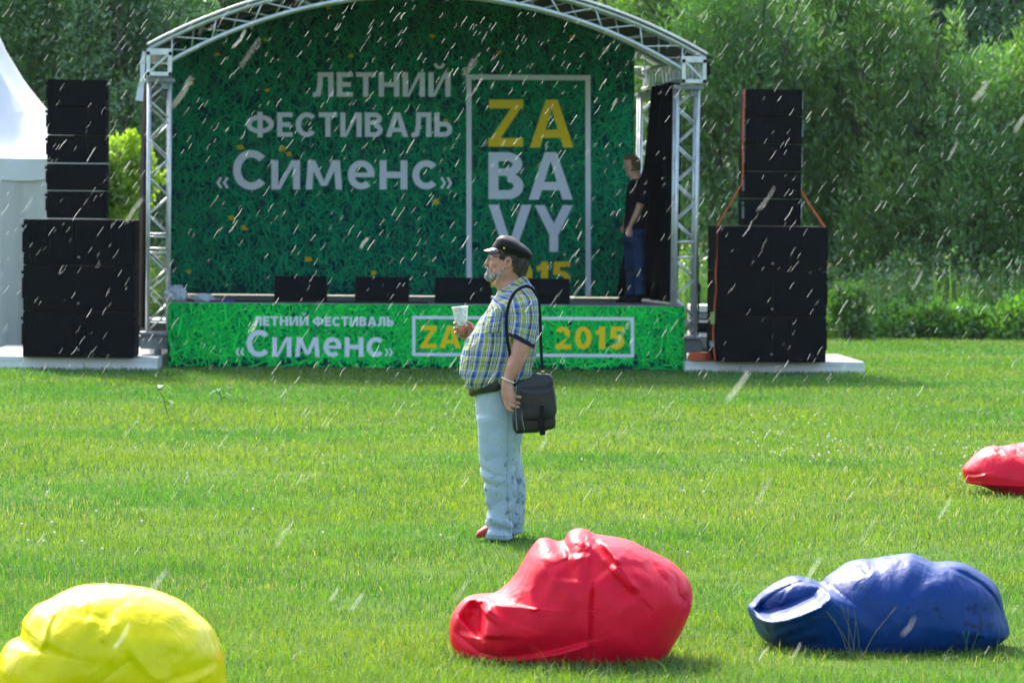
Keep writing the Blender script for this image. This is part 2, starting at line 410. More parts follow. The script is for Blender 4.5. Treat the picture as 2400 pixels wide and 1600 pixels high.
for vb in (.03, V_BACK - .1):
    mb = MB(); N_ = 60; NB = 24
    for dv in (0, .27):
        mb.tube([arcpt(ci, ai0 + (ai1 - ai0) * i / N_, vb + dv) for i in range(N_ + 1)], .025, 10)
        mb.tube([arcpt(co_, ao0 + (ao1 - ao0) * i / N_, vb + dv) for i in range(N_ + 1)], .025, 10)
    def I(i, dv): t = i / NB; return arcpt(ci, ai0 + (ai1 - ai0) * t, vb + dv)
    def Oo(i, dv): t = i / NB; return arcpt(co_, ao0 + (ao1 - ao0) * t, vb + dv)
    for i in range(NB):
        for dv, ph in ((0, 0), (.27, 1)):
            a, b = (I(i, dv), Oo(i + 1, dv)) if (i + ph) % 2 == 0 else (Oo(i, dv), I(i + 1, dv)); mb.tube([a, b], .010, 6, ends=False)
        a, b = (0, .27) if i % 2 else (.27, 0)
        mb.tube([I(i, a), I(i + 1, b)], .010, 6, ends=False); mb.tube([Oo(i, a), Oo(i + 1, b)], .010, 6, ends=False)
    sb(mb, 'roof_arch', M_alu, roof, smooth=True)
# purlins and canopy skin
mb = MB()
for t in (.1, .3, .5, .7, .9):
    a = ao0 + (ao1 - ao0) * t; cc = (co_[0], co_[1], co_[2] - .01)
    mb.tube([arcpt(cc, a, .3), arcpt(cc, a, V_BACK - .1)], .025, 8)
sb(mb, 'purlin', M_alu, roof, smooth=True)
mb = MB(); NA = 64; NV = 10; vs = []
for lay in (0, 1):
    for i in range(NA + 1):
        a = ao0 - .012 + (ao1 - ao0 + .024) * i / NA
        for j in range(NV + 1):
            v = -.02 + (V_BACK + .25) * j / NV
            sag = .03 * math.sin(math.pi * j / NV) + .008 * noise.noise(Vector((i * .5, j * .8, 0)))
            vs.append(arcpt((co_[0], co_[1], co_[2] + .032 + lay * .008 - sag * .0), a, v))
k = NV + 1; half = (NA + 1) * k; fs = []
for i in range(NA):
    for j in range(NV):
        b = i * k + j; fs.append([b, b + 1, b + k + 1, b + k]); fs.append([half + b, half + b + k, half + b + k + 1, half + b + 1])
for i in range(NA):
    for j in (0, NV):
        b = i * k + j; fs.append([b, b + k, half + b + k, half + b])
for j in range(NV):
    for i in (0, NA): b = i * k + j; fs.append([b, b + 1, half + b + 1, half + b])
mb.add(vs, fs); sb(mb, 'canopy', M_canopy, roof, smooth=True)
mb = MB(); N_ = 60
mb.tube([arcpt((co_[0], co_[1], co_[2] + .045), ao0 + (ao1 - ao0) * i / N_, -.02) for i in range(N_ + 1)], .016, 8)
sb(mb, 'canopy_edge', M_aluwhite, roof, smooth=True)
# ragged strip of canopy cloth hanging off the front corner
mb = MB(); pts = [(338, 120), (334, 150), (334, 180), (330, 205), (326, 235)]; vs = []
for i, (px, py) in enumerate(pts):
    wd = (4, 6, 5, 7, 9)[i]
    for s_ in (-1, 1): vs.append(sp(px + s_ * wd, py + (3 if s_ > 0 else 0), -.05 + .02 * (i % 2)))
vs2 = [v + Vector((0, .006, 0)) for v in vs]; fs = []
for i in range(4): b = i * 2; fs += [[b, b + 1, b + 3, b + 2], [10 + b, 10 + b + 2, 10 + b + 3, 10 + b + 1], [b, b + 2, 12 + b, 10 + b], [b + 1, 11 + b, 13 + b, b + 3]]
mb.add(vs + vs2, fs); sb(mb, 'torn_strip', M_tent, roof)

# wing curtains: folded black cloth hung from the side beams
def curtain(name, fn, label=None):
    nu, nv = 60, 30; vs = []
    for lay in (0, 1):
        for i in range(nu + 1):
            for j in range(nv + 1):
                p = fn(i / nu, j / nv); vs.append(p + Vector((0.006 * lay, 0.006 * lay, 0)))
    k = nv + 1; h = (nu + 1) * k; fs = []
    for i in range(nu):
        for j in range(nv): b = i * k + j; fs += [[b, b + 1, b + k + 1, b + k], [h + b, h + b + k, h + b + k + 1, h + b + 1]]
    for j in range(nv):
        for i in (0, nu): b = i * k + j; fs.append([b, b + 1, h + b + 1, h + b])
    mb = MB(); mb.add(vs, fs); o = sb(mb, name, M_curtain, roof, smooth=True)
    if label: o['label'] = label
def cur_r(s, t):                                # s: front to rear, t: bottom to top
    z = ZD + .03 + (zb0 - .02 - ZD) * t; vr = 2.0 + 1.35 * max(0, min(1, (.62 - t) / .25)); v = .40 + (vr - .40) * s
    u = ucr - .10 + .05 * math.sin(s * 34 + 2 * t) + .03 * math.sin(s * 61) - .32 * s * (1 - t) ** 1.2
    return Vector((u, v, z))
curtain('wing_curtain', cur_r)
def cur_l(s, t):
    z = .45 + (zb0 - .05 - .45) * t; v = .45 + (V_BACK - .3) * s
    u = ucl - .13 - .05 * s + .03 * math.sin(s * 40) - .05 * (1 - t) ** .7
    return Vector((u, v, z))
curtain('wing_curtain', cur_l)

# deck
deck = stage_thing('stage_deck', 'raised grey stage floor behind the printed green skirt', 'stage')
uS0, uS1 = sp(393, 790, 0).x, sp(1604, 790, 0).x
mb = MB(); cu = (uS0 + uS1) / 2; ww = uS1 - uS0
mb.box((cu, V_BACK / 2 + .1, ZD - .05), (ww - .02, V_BACK + .16, .10)); sb(mb, 'floor', M_deck, deck)
mb = MB(); mb.box((cu, .012, ZD - .012), (ww, .02, .028)); sb(mb, 'edge_rail', M_steel, deck)
for u in np.linspace(uS0 + .3, uS1 - .3, 4):
    for v in (.25, V_BACK - .1):
        mb = MB(); mb.tube([(u, v, 0), (u, v, ZD - .1)], .03, 8); mb.box((u, v, .006), (.14, .14, .012)); sb(mb, 'leg', M_steel, deck)

# ------------------------------------------------------------------ printed banners
def stroke_glyph(ch, w, t):
    """strokes of one bold letter in a box w wide and 1 high: ('P', polygon) or ('A', cx, cy, rx, ry, a0, a1, t)"""
    h = t * .92; Rc = lambda a, b, c, d: ('P', [(a, b), (c, b), (c, d), (a, d)])
    Pg = lambda *p: ('P', list(p))
    if ch == 'Л': return [Rc(w - t, 0, w, 1), Rc(.24 * w, 1 - h, w, 1), Pg((.24 * w, 1), (.22 * w, .45), (.22 * w + t * .95, .42), (.24 * w + t, 1)), Pg((.22 * w, .46), (.14 * w, .14), (.14 * w + t * .9, .02), (.22 * w + t * .95, .43)), Pg((0, 0), (0, .16), (.16 * w, .2), (.15 * w + t * .8, .03), (.1 * w, -.02))]
    if ch in 'ЕE': return [Rc(0, 0, t, 1), Rc(t * .9, 0, w, h), Rc(t * .9, 1 - h, w, 1), Rc(t * .9, .5 - h / 2, w * .88, .5 + h / 2)]
    if ch in 'Т': return [Rc(0, 1 - h, w, 1), Rc(w / 2 - t / 2, 0, w / 2 + t / 2, 1)]
    if ch in 'Нн': return [Rc(0, 0, t, 1), Rc(w - t, 0, w, 1), Rc(t * .9, .5 - h / 2, w - t * .9, .5 + h / 2)]
    if ch in 'ИЙи':
        g = [Rc(0, 0, t, 1), Rc(w - t, 0, w, 1), Pg((t * .7, 0), (t * 1.25, 0), (w - t * .5, 1), (w - t * 1.25, 1))]
        if ch == 'Й': g.append(('A', w / 2, 1.40, .26 * w, .26, 190, 350, .12))
        return g
    if ch == 'Ф': return [('A', w / 2, .52, w / 2, .38, 0, 360, t), Rc(w / 2 - t / 2, -.02, w / 2 + t / 2, 1.02)]
    if ch in 'Сс': return [('A', w * .56, .5, w * .56, .5, 42, 318, t)]
    if ch in 'ВB': return [Rc(0, 0, t, 1), ('A', w * .5, .75 - .01, w * .46, .26, -90, 90, t * .95), ('A', w * .54, .28, w * .46, .28, -90, 90, t), Rc(t * .9, 0, w * .54, h), Rc(t * .9, 1 - h, w * .5, 1), Rc(t * .9, .5, w * .5, .5 + h * .8)]
    if ch in 'АA': return [Pg((0, 0), (t * 1.08, 0), (w / 2 + t * .30, 1), (w / 2 - t * .62, 1)), Pg((w - t * 1.08, 0), (w, 0), (w / 2 + t * .62, 1), (w / 2 - t * .30, 1)), Rc(w * .22, .2, w * .78, .2 + h * .9)]
    if ch == 'Ь': return [Rc(0, 0, t, 1), ('A', w * .54, .31, w * .46, .31, -90, 90, t), Rc(t * .9, 0, w * .54, h), Rc(t * .9, .62 - h, w * .54, .62)]
    if ch == 'м': return [Pg((.02 * w, 0), (.02 * w + t * .95, 0), (.08 * w + t * .9, 1), (.08 * w, 1)), Pg((.98 * w - t * .95, 0), (.98 * w, 0), (.92 * w, 1), (.92 * w - t * .9, 1)), Pg((.08 * w, 1), (.08 * w + t * 1.05, 1), (w / 2 + t * .3, .12), (w / 2 - t * .42, .12)), Pg((.92 * w - t * 1.05, 1), (.92 * w, 1), (w / 2 + t * .42, .12), (w / 2 - t * .3, .12))]
    if ch == 'е': return [('A', w / 2, .5, w / 2, .5, 0, 312, t), Rc(t * .8, .42, w * .985, .42 + h * .72)]
    if ch == 'Z': return [Rc(0, 0, w, h), Rc(0.02 * w, 1 - h, w, 1), Pg((0, h * .6), (t * 1.25, h * .95), (w, 1 - h * .6), (w - t * 1.25, 1 - h * .95))]
    if ch == 'V': return [Pg((0, 1), (t * 1.1, 1), (w / 2 + t * .35, 0), (w / 2 - t * .6, 0)), Pg((w - t * 1.1, 1), (w, 1), (w / 2 + t * .6, 0), (w / 2 - t * .35, 0))]
    if ch == 'Y': return [Rc(w / 2 - t / 2, 0, w / 2 + t / 2, .46), Pg((0, 1), (t * 1.15, 1), (w / 2 + t * .5, .42), (w / 2 - t * .5, .36)), Pg((w - t * 1.15, 1), (w, 1), (w / 2 + t * .5, .36), (w / 2 - t * .5, .42))]
    if ch == '2': return [Rc(0, 0, w, h), ('A', w * .47, .69, w * .47, .31, -30, 160, t), Pg((0, h * .7), (t * 1.3, h * .95), (w * .94, .62), (w * .72, .50))]
    if ch == '0': return [('A', w / 2, .5, w / 2, .5, 0, 360, t)]
    if ch == '1': return [Rc(w * .98 - t * 1.1, 0, w * .98, 1), Pg((0, .78), (w * .9 - t * .3, 1), (w * .95, .84), (w * .12, .60))]
    if ch == '5': return [Rc(w * .12, 1 - h, w * .95, 1), Pg((w * .06, .48), (w * .06 + t, .48), (w * .12 + t, 1), (w * .12, 1)), ('A', w * .44, .32, w * .54, .33, -140, 112, t)]
    if ch == '«': return [Pg((0, .5), (.3 * w, 1), (.46 * w, .92), (.22 * w, .5)), Pg((0, .5), (.22 * w, .5), (.46 * w, .08), (.3 * w, 0)), Pg((.5 * w, .5), (.8 * w, 1), (.97 * w, .92), (.72 * w, .5)), Pg((.5 * w, .5), (.72 * w, .5), (.97 * w, .08), (.8 * w, 0))]
    if ch == '»': return [(k, [(w - x, y) for x, y in p]) for k, p in stroke_glyph('«', w, t)]
    return []
def glyphs(mb, text, x0, x1, ytop, ybot, v, t=.2, widths=None, gap=.13):
    """set text between px x0..x1 and py ytop..ybot on the stage plane v"""
    H = ybot - ytop; W = {'Л': .80, 'Е': .62, 'Т': .74, 'Н': .80, 'И': .86, 'Й': .86, 'Ф': 1.12, 'С': .80, 'В': .72, 'А': .90, 'Ь': .72, 'и': .98, 'м': 1.3, 'е': .92, 'н': .95, 'с': .84, ' ': .22, 'Z': .74, 'A': .98, 'B': .74, 'V': .98, 'Y': .92, '2': .66, '0': .72, '1': .42, '5': .66}
    ws = [(widths or W)[c] for c in text]; tot = sum(ws) + gap * (len(text) - 1); sx = (x1 - x0) / (tot * H)
    x = 0; k = 0
    for c, wd in zip(text, ws):
        for g in stroke_glyph(c, wd, t):
            k += 1; vv = v - .006 - .0005 * (k % 5)
            f = lambda X, Y: sp(x0 + (x + X) * H * sx, ybot - Y * H, vv)
            if g[0] == 'P':
                p = [f(*q_) for q_ in g[1]]; mb.add(p, [list(range(len(p)))])
            else:
                _, cx_, cy_, rx, ry, a0, a1, tt = g; n_ = max(6, int((a1 - a0) / 9)); vs = []
                for i in range(n_ + 1):
                    a = R(a0 + (a1 - a0) * i / n_)
                    vs += [f(cx_ + rx * math.cos(a), cy_ + ry * math.sin(a)), f(cx_ + (rx - tt) * math.cos(a), cy_ + (ry - tt * .92) * math.sin(a))]
                mb.add(vs, [[2 * i, 2 * i + 1, 2 * i + 3, 2 * i + 2] for i in range(n_)])
        x += wd + gap
def frame_px(mb, x0, y0, x1, y1, t, v, bottom=True):
    def rect(a, b, c, d, e): p = [sp(a, b, v - .0085 - e), sp(c, b, v - .0085 - e), sp(c, d, v - .0085 - e), sp(a, d, v - .0085 - e)]; mb.add(p, [[0, 1, 2, 3]])
    s_ = (x1 - x0) * .0065
    P = lambda a, b, e: sp(a, b, v - .0085 - e)
    def quad(pts, e): mb.add([P(a, b, e) for a, b in pts], [[0, 1, 2, 3]])
    quad([(x0, y0), (x1, y0 + s_), (x1, y0 + t + s_), (x0, y0 + t)], 0)
    quad([(x0, y0 + t), (x0 + t, y0 + t), (x0 + t, y1 - t), (x0, y1 - t)], 0)
    quad([(x1 - t, y0 + t + s_), (x1, y0 + t + s_), (x1, y1 - t + s_), (x1 - t, y1 - t + s_)], 0)
    if bottom: quad([(x0, y1 - t), (x1, y1 - t + s_), (x1, y1 + s_), (x0, y1)], 0)
def print_bg(u0, u1, zlo, ztop, v, nblade, seed, base, greens, scale=1.0, dots=()):
    """cloth sheet carrying a printed picture of tangled grass: one mesh, ink colour per blade"""
    rs = np.random.RandomState(seed); V = []; F = []; Cc = []
    n = 60
    def sheet(vv, flip, th):
        b = len(V)
        for i in range(n + 1):
            u = u0 + (u1 - u0) * i / n
            for z in (zlo, ztop(u)):
                V.append((u, vv, z)); Cc.append(base)
        for i in range(n):
            f = (b + 2 * i, b + 2 * i + 2, b + 2 * i + 3, b + 2 * i + 1); F.append(f[::-1] if flip else f)
    sheet(v, False, 0); sheet(v + .008, True, 0)
    F.append((0, 1, 2 * (n + 1) + 1, 2 * (n + 1))); F.append((2 * n, 4 * n + 2, 4 * n + 3, 2 * n + 1))
    for i in range(n): F.append((2 * i + 1, 2 * i + 3, 2 * (n + 1) + 2 * i + 3, 2 * (n + 1) + 2 * i + 1))
    for k_ in range(nblade):
        u = u0 + (u1 - u0) * rs.rand(); z = zlo + (ztop(u) - zlo) * rs.rand(); L = (.10 + .22 * rs.rand()) * scale; wd = (.008 + .012 * rs.rand()) * scale
        a = rs.randn() * .55 + (math.pi / 2 if rs.rand() < .5 else (.6 if rs.rand() < .5 else 2.4)); da = rs.randn() * .5
        vv = v - .0006 - .0035 * (k_ + 1) / nblade
        p = np.array([u, z]); pts = []
        for s_ in range(4):
            t_ = s_ / 3; aa = a + da * t_; ww_ = wd * (1 - t_ ** 2) ** .5 + .0005
            pts.append((p[0] - math.sin(aa) * ww_ / 2, p[1] + math.cos(aa) * ww_ / 2)); pts.append((p[0] + math.sin(aa) * ww_ / 2, p[1] - math.cos(aa) * ww_ / 2))
            p = p + np.array([math.cos(aa), math.sin(aa)]) * L / 3
        c = np.array(greens[rs.randint(len(greens))]) * (.7 + .5 * rs.rand()); b = len(V)
        for (a_, z_) in pts:
            a_ = min(max(a_, u0), u1); V.append((a_, vv, min(max(z_, zlo), ztop(a_)))); Cc.append(c)
        for s_ in range(3): F.append((b + 2 * s_, b + 2 * s_ + 1, b + 2 * s_ + 3, b + 2 * s_ + 2))
    for (px, py, rr) in dots:
        c0 = sp(px, py, v - .0048); b = len(V); 
        for k_ in range(12):
            rr_ = rr * .68 * (.6 + .6 * rs.rand()); V.append((c0.x + rr_ * math.cos(k_ * math.pi / 6), v - .0048, c0.z + rr_ * .75 * math.sin(k_ * math.pi / 6))); Cc.append((.50, .40, .01))
        for k_ in range(1, 11, 2):
            F.append((b, b + k_, b + k_ + 1, b + min(k_ + 2, 11)))
    V = [tuple(STW @ Vector(p)) for p in V]
    return np_mesh(V, F, np.array(Cc))
M_print = printmat('printed cloth'); M_join = mat('join tape', (.005, .24, .12), .7, spec=.1)
bigb = stage_thing('backdrop_banner', 'huge dark green printed backdrop with festival lettering inside the stage', 'banner', 0, V_BACK - .15, ZD)
VB = V_BACK - .28
bu0, bu1 = sp(396, 500, VB).x, sp(1484, 450, VB).x
def btop(u):
    a = arcang(ci, max(min(u, ci[0] + ci[2] * .95), ci[0] - ci[2] * .95)); return max(zb0 - .02, ci[1] + ci[2] * math.cos(a) - .02) if abs(u - ci[0]) < 2.85 else zb0 + .05
btop2 = lambda u: co_[1] + co_[2] * math.cos(arcang(co_, u)) + .0
GB = [(.000, .25, .095), (.000, .29, .105), (.000, .35, .115), (.000, .20, .095), (.000, .17, .10)]
dots = [(510, 128, .05), (622, 93, .04), (822, 132, .05), (1014, 85, .05), (1170, 122, .04), (1340, 88, .05), (447, 196, .05), (626, 212, .045), (562, 346, .07), (662, 348, .08), (677, 361, .06), (1045, 283, .05), (1022, 474, .07), (543, 511, .065), (573, 535, .07), (723, 608, .07), (443, 636, .06), (875, 640, .06), (769, 18, .05)]
me = print_bg(bu0, bu1, ZD + .02, btop2, VB, 13500, 21, (.000, .045, .045), GB, .8, dots)
link('cloth', me, M_print, bigb)
for px in (936, 660, 1212):
    mb = MB()
    for k in range(24):
        a = sp(px, 60 + k * 26, VB - .0052); b = sp(px, 60 + (k + 1) * 26, VB - .0052)
        if b.z > ZD + .04 and a.z < btop2(a.x): mb.add([(a.x - .004, a.y, a.z), (a.x + .004, a.y, a.z), (b.x + .004, b.y, b.z), (b.x - .004, b.y, b.z)], [[0, 1, 2, 3]])
    sb(mb, 'panel_join', M_join, bigb)
B = VB
for txt, x0, x1, y0, y1, t in (('ЛЕТНИЙ', 733, 1056, 170, 227, .205), ('ФЕСТИВАЛЬ', 577, 1060, 264, 321, .205)):
    mb = MB(); glyphs(mb, txt, x0, x1, y0, y1, B, t); sb(mb, 'lettering', M_white, bigb)
mb = MB(); glyphs(mb, 'С', 546, 623, 352, 445, B, .2, {'С': .83}); glyphs(mb, 'именс', 636, 1024, 376, 444, B, .235, gap=.17)
glyphs(mb, '«', 507, 537, 415, 442, B, .3, {'«': 1.1}); glyphs(mb, '»', 1031, 1060, 415, 443, B, .3, {'»': 1.1}); sb(mb, 'lettering', M_white, bigb)
mb = MB(); glyphs(mb, 'Z', 1145, 1226, 234, 344, B, .2); glyphs(mb, 'A', 1242, 1344, 234, 346, B, .21); sb(mb, 'lettering', M_yellow, bigb)
mb = MB(); glyphs(mb, 'B', 1145, 1227, 357, 467, B, .21); glyphs(mb, 'A', 1239, 1342, 357, 468, B, .21); glyphs(mb, 'V', 1145, 1246, 480, 589, B, .21); glyphs(mb, 'Y', 1253, 1343, 481, 590, B, .21); sb(mb, 'lettering', M_white, bigb)
mb = MB(); glyphs(mb, '2015', 1147, 1338, 613, 673, B, .22); sb(mb, 'lettering', M_yellow, bigb)
mb = MB(); frame_px(mb, 1093, 175, 1384, 760, 12, B, False)
mb.v = [(v[0], v[1], max(v[2], ZD + .03)) for v in mb.v]; sb(mb, 'printed_frame', M_white, bigb)

skirt = stage_thing('skirt_banner', 'low bright green printed banner covering the stage front above the grass', 'banner', cu, 0, 0)
GS = [(.000, .46, .070), (.005, .54, .075), (.02, .64, .06), (.000, .38, .08), (.01, .68, .08)]
me = print_bg(uS0, uS1, .01, lambda u: ZD - .01, -.02, 3300, 22, (.000, .045, .038), GS, 1.15)
link('cloth', me, M_print, skirt)
B = -.02
mb = MB(); glyphs(mb, 'ЛЕТНИЙ', 594, 723, 741, 763, B, .235); glyphs(mb, 'ФЕСТИВАЛЬ', 733, 923, 742, 764, B, .235); sb(mb, 'lettering', M_white, skirt)
mb = MB(); glyphs(mb, 'С', 578, 630, 773, 836, B, .2, {'С': .83}); glyphs(mb, 'именс', 638, 898, 790, 836, B, .235, gap=.17)
glyphs(mb, '«', 552, 573, 815, 834, B, .3, {'«': 1.1}); glyphs(mb, '»', 901, 921, 816, 835, B, .3, {'»': 1.1}); sb(mb, 'lettering', M_white, skirt)
mb = MB(); glyphs(mb, 'ZA', 986, 1080, 763, 816, B, .22); sb(mb, 'lettering', M_yellow, skirt)
mb = MB(); glyphs(mb, '2015', 1302, 1464, 765, 818, B, .23, gap=.16); sb(mb, 'lettering', M_yellow, skirt)
mb = MB(); glyphs(mb, 'BAVY', 1091, 1276, 763, 817, B, .2); sb(mb, 'lettering', M_white, skirt)
mb = MB(); frame_px(mb, 966, 740, 1486, 834, 7.5, B); sb(mb, 'printed_frame', M_white, skirt)

# ------------------------------------------------------------------ things on the stage
def wedge(px0, px1, label):
    v0 = .18; a = sp(px0, 704, v0); b = sp(px1, 704, v0); W_ = b.x - a.x; c = (a.x + b.x) / 2
    t = stage_thing('monitor_speaker', label, 'stage monitor', c, v0, ZD); t['group'] = 'wedge monitors along the stage edge'
    def prof(pts, x0, x1, mb):
        vs = [(x0, y, z) for y, z in pts] + [(x1, y, z) for y, z in pts]; n = len(pts)
        mb.add(vs, [list(range(n))[::-1], list(range(n, 2 * n))] + [[i, (i + 1) % n, n + (i + 1) % n, n + i] for i in range(n)])
    mb = MB(); prof([(.0, .0), (.0, .115), (.10, .305), (.36, .30), (.42, .0)], -W_ / 2, W_ / 2, mb); mb.build('cabinet', M_black, t, world=False)
    mb = MB(); prof([(-.004, .122), (.092, .306), (.104, .300), (.010, .118)], -W_ / 2 + .03, W_ / 2 - .03, mb); mb.build('grille', M_grille, t, world=False)
    for s_ in (-1, 1):
        mb = MB(); mb.tube([(s_ * W_ / 2, .15, .17), (s_ * (W_ / 2 + .025), .17, .17), (s_ * (W_ / 2 + .025), .25, .17), (s_ * W_ / 2, .27, .17)], .009, 6); mb.build('handle', M_rubber, t, world=False)
wedge(645, 767, 'black wedge monitor at stage edge nearest the plastic bags')
wedge(836, 959, 'black wedge monitor at stage edge, second from the plastic bags')
wedge(1025, 1151, "black wedge monitor on stage partly behind the capped man's chest")
wedge(1212, 1336, 'black wedge monitor on stage under the printed number 2015')
M_film = bpy.data.materials.new('clear film'); M_film.use_nodes = True
b_ = M_film.node_tree.nodes['Principled BSDF']; b_.inputs['Base Color'].default_value = (.42, .48, .52, 1); b_.inputs['Roughness'].default_value = .18; b_.inputs['Alpha'].default_value = .8
def lump(name, px, py, v, rx, ry, rz, m, label, cat, seed):
    p = sp(px, py, v); mb = MB(); bm = bmesh.new(); bmesh.ops.create_icosphere(bm, subdivisions=4, radius=1)
    for q_ in bm.verts:
        d = q_.co.normalized(); f = 1 + .32 * noise.noise(d * 2.2 + Vector((seed, 0, 0))) + .16 * abs(noise.noise(d * 6 + Vector((0, seed, 0)))) * 2
        q_.co = Vector((d.x * rx * f, d.y * ry * f, max(-rz * .6, d.z * rz * f)))
    bm.verts.index_update(); mb.add([STW @ (v_.co + Vector((p.x, v, ZD + rz * .62))) for v_ in bm.verts], [[v_.index for v_ in f.verts] for f in bm.faces]); bm.free()
    o = mb.build(name, m, smooth=True); setp(o, label, cat)
lump('plastic_bag', 412, 692, .1, .12, .12, .11, M_film, 'crumpled clear plastic cover bundled at left front stage corner', 'plastic bag', 1)
lump('plastic_bag', 478, 702, .12, .12, .10, .055, M_film, 'flattened small white plastic bag lying beside the blue cloth', 'plastic bag', 5)
lump('cloth_scrap', 528, 705, .1, .11, .06, .018, mat('violet cloth', (.03, .025, .25), .8), 'small dark blue cloth scrap lying on the stage edge', 'cloth', 9)
mb = MB(); pts = []
for i in range(60):
    px = 440 + i * 9.5; s_ = sp(px, 706, .07); pts.append((s_.x, .07 + .03 * math.sin(i * .7) + .02 * math.sin(i * 1.9), ZD + .012))
mb.tube([STW @ Vector(p) for p in pts], .011, 6)
setp(mb.build('cable', M_rubber, smooth=True), 'black cable snaking along the front edge of the stage', 'cable')

# ------------------------------------------------------------------ speaker stacks
def cabinet(name, label, cat, group, c, rz, W_, H_, D_, divider=False, strap_hw=False):
    t = thing(name, label, cat, c, rz, group)
    mb = MB(); mb.box((0, D_ / 2, H_ / 2), (W_, D_, H_ - .006), bev=.008); mb.build('cabinet', M_black, t, world=False)
    mb = MB()
    if divider:
        for s_ in (-1, 1): mb.box((s_ * W_ / 4, -.006, H_ / 2), (W_ / 2 - .02, .014, H_ - .035), bev=.004)
    else: mb.box((0, -.006, H_ / 2), (W_ - .02, .014, H_ - .03), bev=.004)
    mb.build('grille', M_grille, t, world=False)
    if divider:
        mb = MB(); mb.box((0, -.016, H_ * .18), (.028, .006, .022), bev=.004); mb.build('badge', M_steel, t, world=False)
    for s_ in (-1, 1):
        mb = MB(); mb.box((s_ * (W_ / 2 + .008), .06, H_ * .5), (.02, .05, H_ * .45)); mb.box((s_ * (W_ / 2 + .012), .06, H_ * .84), (.03, .035, .035)); mb.build('rigging_plate', M_steel if strap_hw else M_rubber, t, world=False)
    return t
def deckboard(name, label, px0, px1, py, zt, depth, rz):
    a = gnd(px0, py); b = gnd(px1, py); t = thing(name, label, 'platform', (a.x, a.y, 0), rz); L = (b - a).length if True else 0
    L = (b.x - a.x) / math.cos(rz)
    mb = MB(); mb.box((L / 2, depth / 2, zt - .008), (L, depth, .016)); mb.build('board', mat('wet white board', (.50, .53, .53), .35, var=.15, vscale=4), t, world=False)
    mb = MB(); mb.box((L / 2, .012, (zt - .016) / 2), (L, .024, zt - .018)); mb.box((L / 2, 0.0, zt * .78), (L, .02, .018)); mb.box((L / 2, 0.0, zt * .2), (L, .02, .02))
    mb.box((L - .012, depth / 2, (zt - .018) / 2), (.024, depth - .06, zt - .02)); mb.box((.012, depth / 2, (zt - .018) / 2), (.024, depth - .06, zt - .02))
    mb.box((L / 2, depth - .012, (zt - .018) / 2), (L, .024, zt - .018)); mb.build('side_profile', M_aluwhite, t, world=False)
    return t, L
PR, LR_ = deckboard('speaker_platform', 'low pale aluminium platform under the right speaker tower', 1606, 2019, 872, .135, 2.3, R(3))
PL_, LL_ = deckboard('speaker_platform', 'low white platform under the left speaker tower with a blue tape mark', -60, 378, 864, .145, 3.2, R(1))
o = MB(); p = gnd(180, 864); o.box((p.x, p.y - .018, .085), (.055, .006, .115)); tp = o.build('tape_mark', M_blue, PL_)
def plate_z(px0, px1, pyb, z):                  # ground position of a stack standing at height z
    a, b = gnd(px0, pyb, z), gnd(px1, pyb, z); return a, b
# left stack
a, b = plate_z(53, 312, 838, .146); Wl = (b - a).length; cl = (a + b) / 2; RZL = R(1)
hsub = (at(180, 514, cl.y).z - .146) / 3
names = ('bottom', 'middle', 'top')
for k in range(3):
    cabinet('subwoofer', f'wide black subwoofer at the {names[k]} of the left speaker stack', 'subwoofer', 'subwoofers of the left stack', (cl.x, cl.y, .146 + k * hsub), RZL, Wl, hsub, .75, True)
z0 = .146 + 3 * hsub + .008; a = at(109, 500, cl.y + .05); b = at(247, 500, cl.y + .05); Wa = b.x - a.x; zt = at(180, 186, cl.y + .05).z; ha = (zt - z0) / 5
ordn = ('lowest', 'second lowest', 'middle', 'second highest', 'topmost')
for k in range(5):
    cabinet('array_speaker', f'{ordn[k]} black array speaker cabinet of the left tower', 'speaker', 'array speakers of the left tower', ((a.x + b.x) / 2, cl.y + .05, z0 + k * ha), RZL, Wa, ha - (.007 if k == 1 else .0015), .42)
# right stack
a, b = plate_z(1680, 1934, 849, .136); RZR = R(6); cr = (a + b) / 2; Wr = (b.x - a.x) / math.cos(RZR); hsub = (at(1800, 530, cr.y).z - .136) / 3
for k in range(3):
    cabinet('subwoofer', f'wide black subwoofer at the {names[k]} of the strapped right stack', 'subwoofer', 'subwoofers of the right stack', (cr.x, cr.y, .136 + k * hsub), RZR, Wr, hsub, .75, True)
zr = .136 + 3 * hsub; a = at(1746, 400, cr.y + .06); b = at(1879, 400, cr.y + .06); Wa2 = (b.x - a.x) / math.cos(RZR); zt = at(1810, 208, cr.y).z; ha = (zt - zr) / 5
for k in range(5):
    cabinet('array_speaker', f'{ordn[k]} black array speaker cabinet of the strapped right tower', 'speaker', 'array speakers of the right tower', ((a.x + b.x) / 2, cr.y + .06, zr + k * ha), RZR, Wa2, ha - .003, .45, strap_hw=True)
# orange ratchet straps round the right tower
st = thing('ratchet_strap', 'orange ratchet strap tying the right speaker tower to its platform', 'strap', (cr.x - .8, cr.y - .02, .136))
ys = cr.y - .03
mb = MB(); P = [at(1745, 212, ys), at(1741, 300, ys), at(1741, 405, ys), at(1738, 432, ys), at(1683, 527, ys), at(1682, 569, ys), at(1681, 600, ys), at(1677, 640, ys), at(1679, 680, ys), at(1676, 706, ys), at(1673, 740, ys), at(1671, 775, ys), at(1672, 800, ys), at(1676, 846, ys)]
mb.tube(P, [(.010, .006)] * 2 + [(.009, .006)] * 2 + [(.010, .008)] * (len(P) - 4), 6); mb.build('webbing', M_orange, st)
mb = MB(); mb.box(at(1670, 745, ys), (.05, .04, .14)); mb.build('tag', mat('olive tag', (.25, .32, .08), .6), st)
mb = MB(); mb.box(at(1668, 805, ys), (.05, .04, .06)); mb.build('ratchet', M_steel, st)
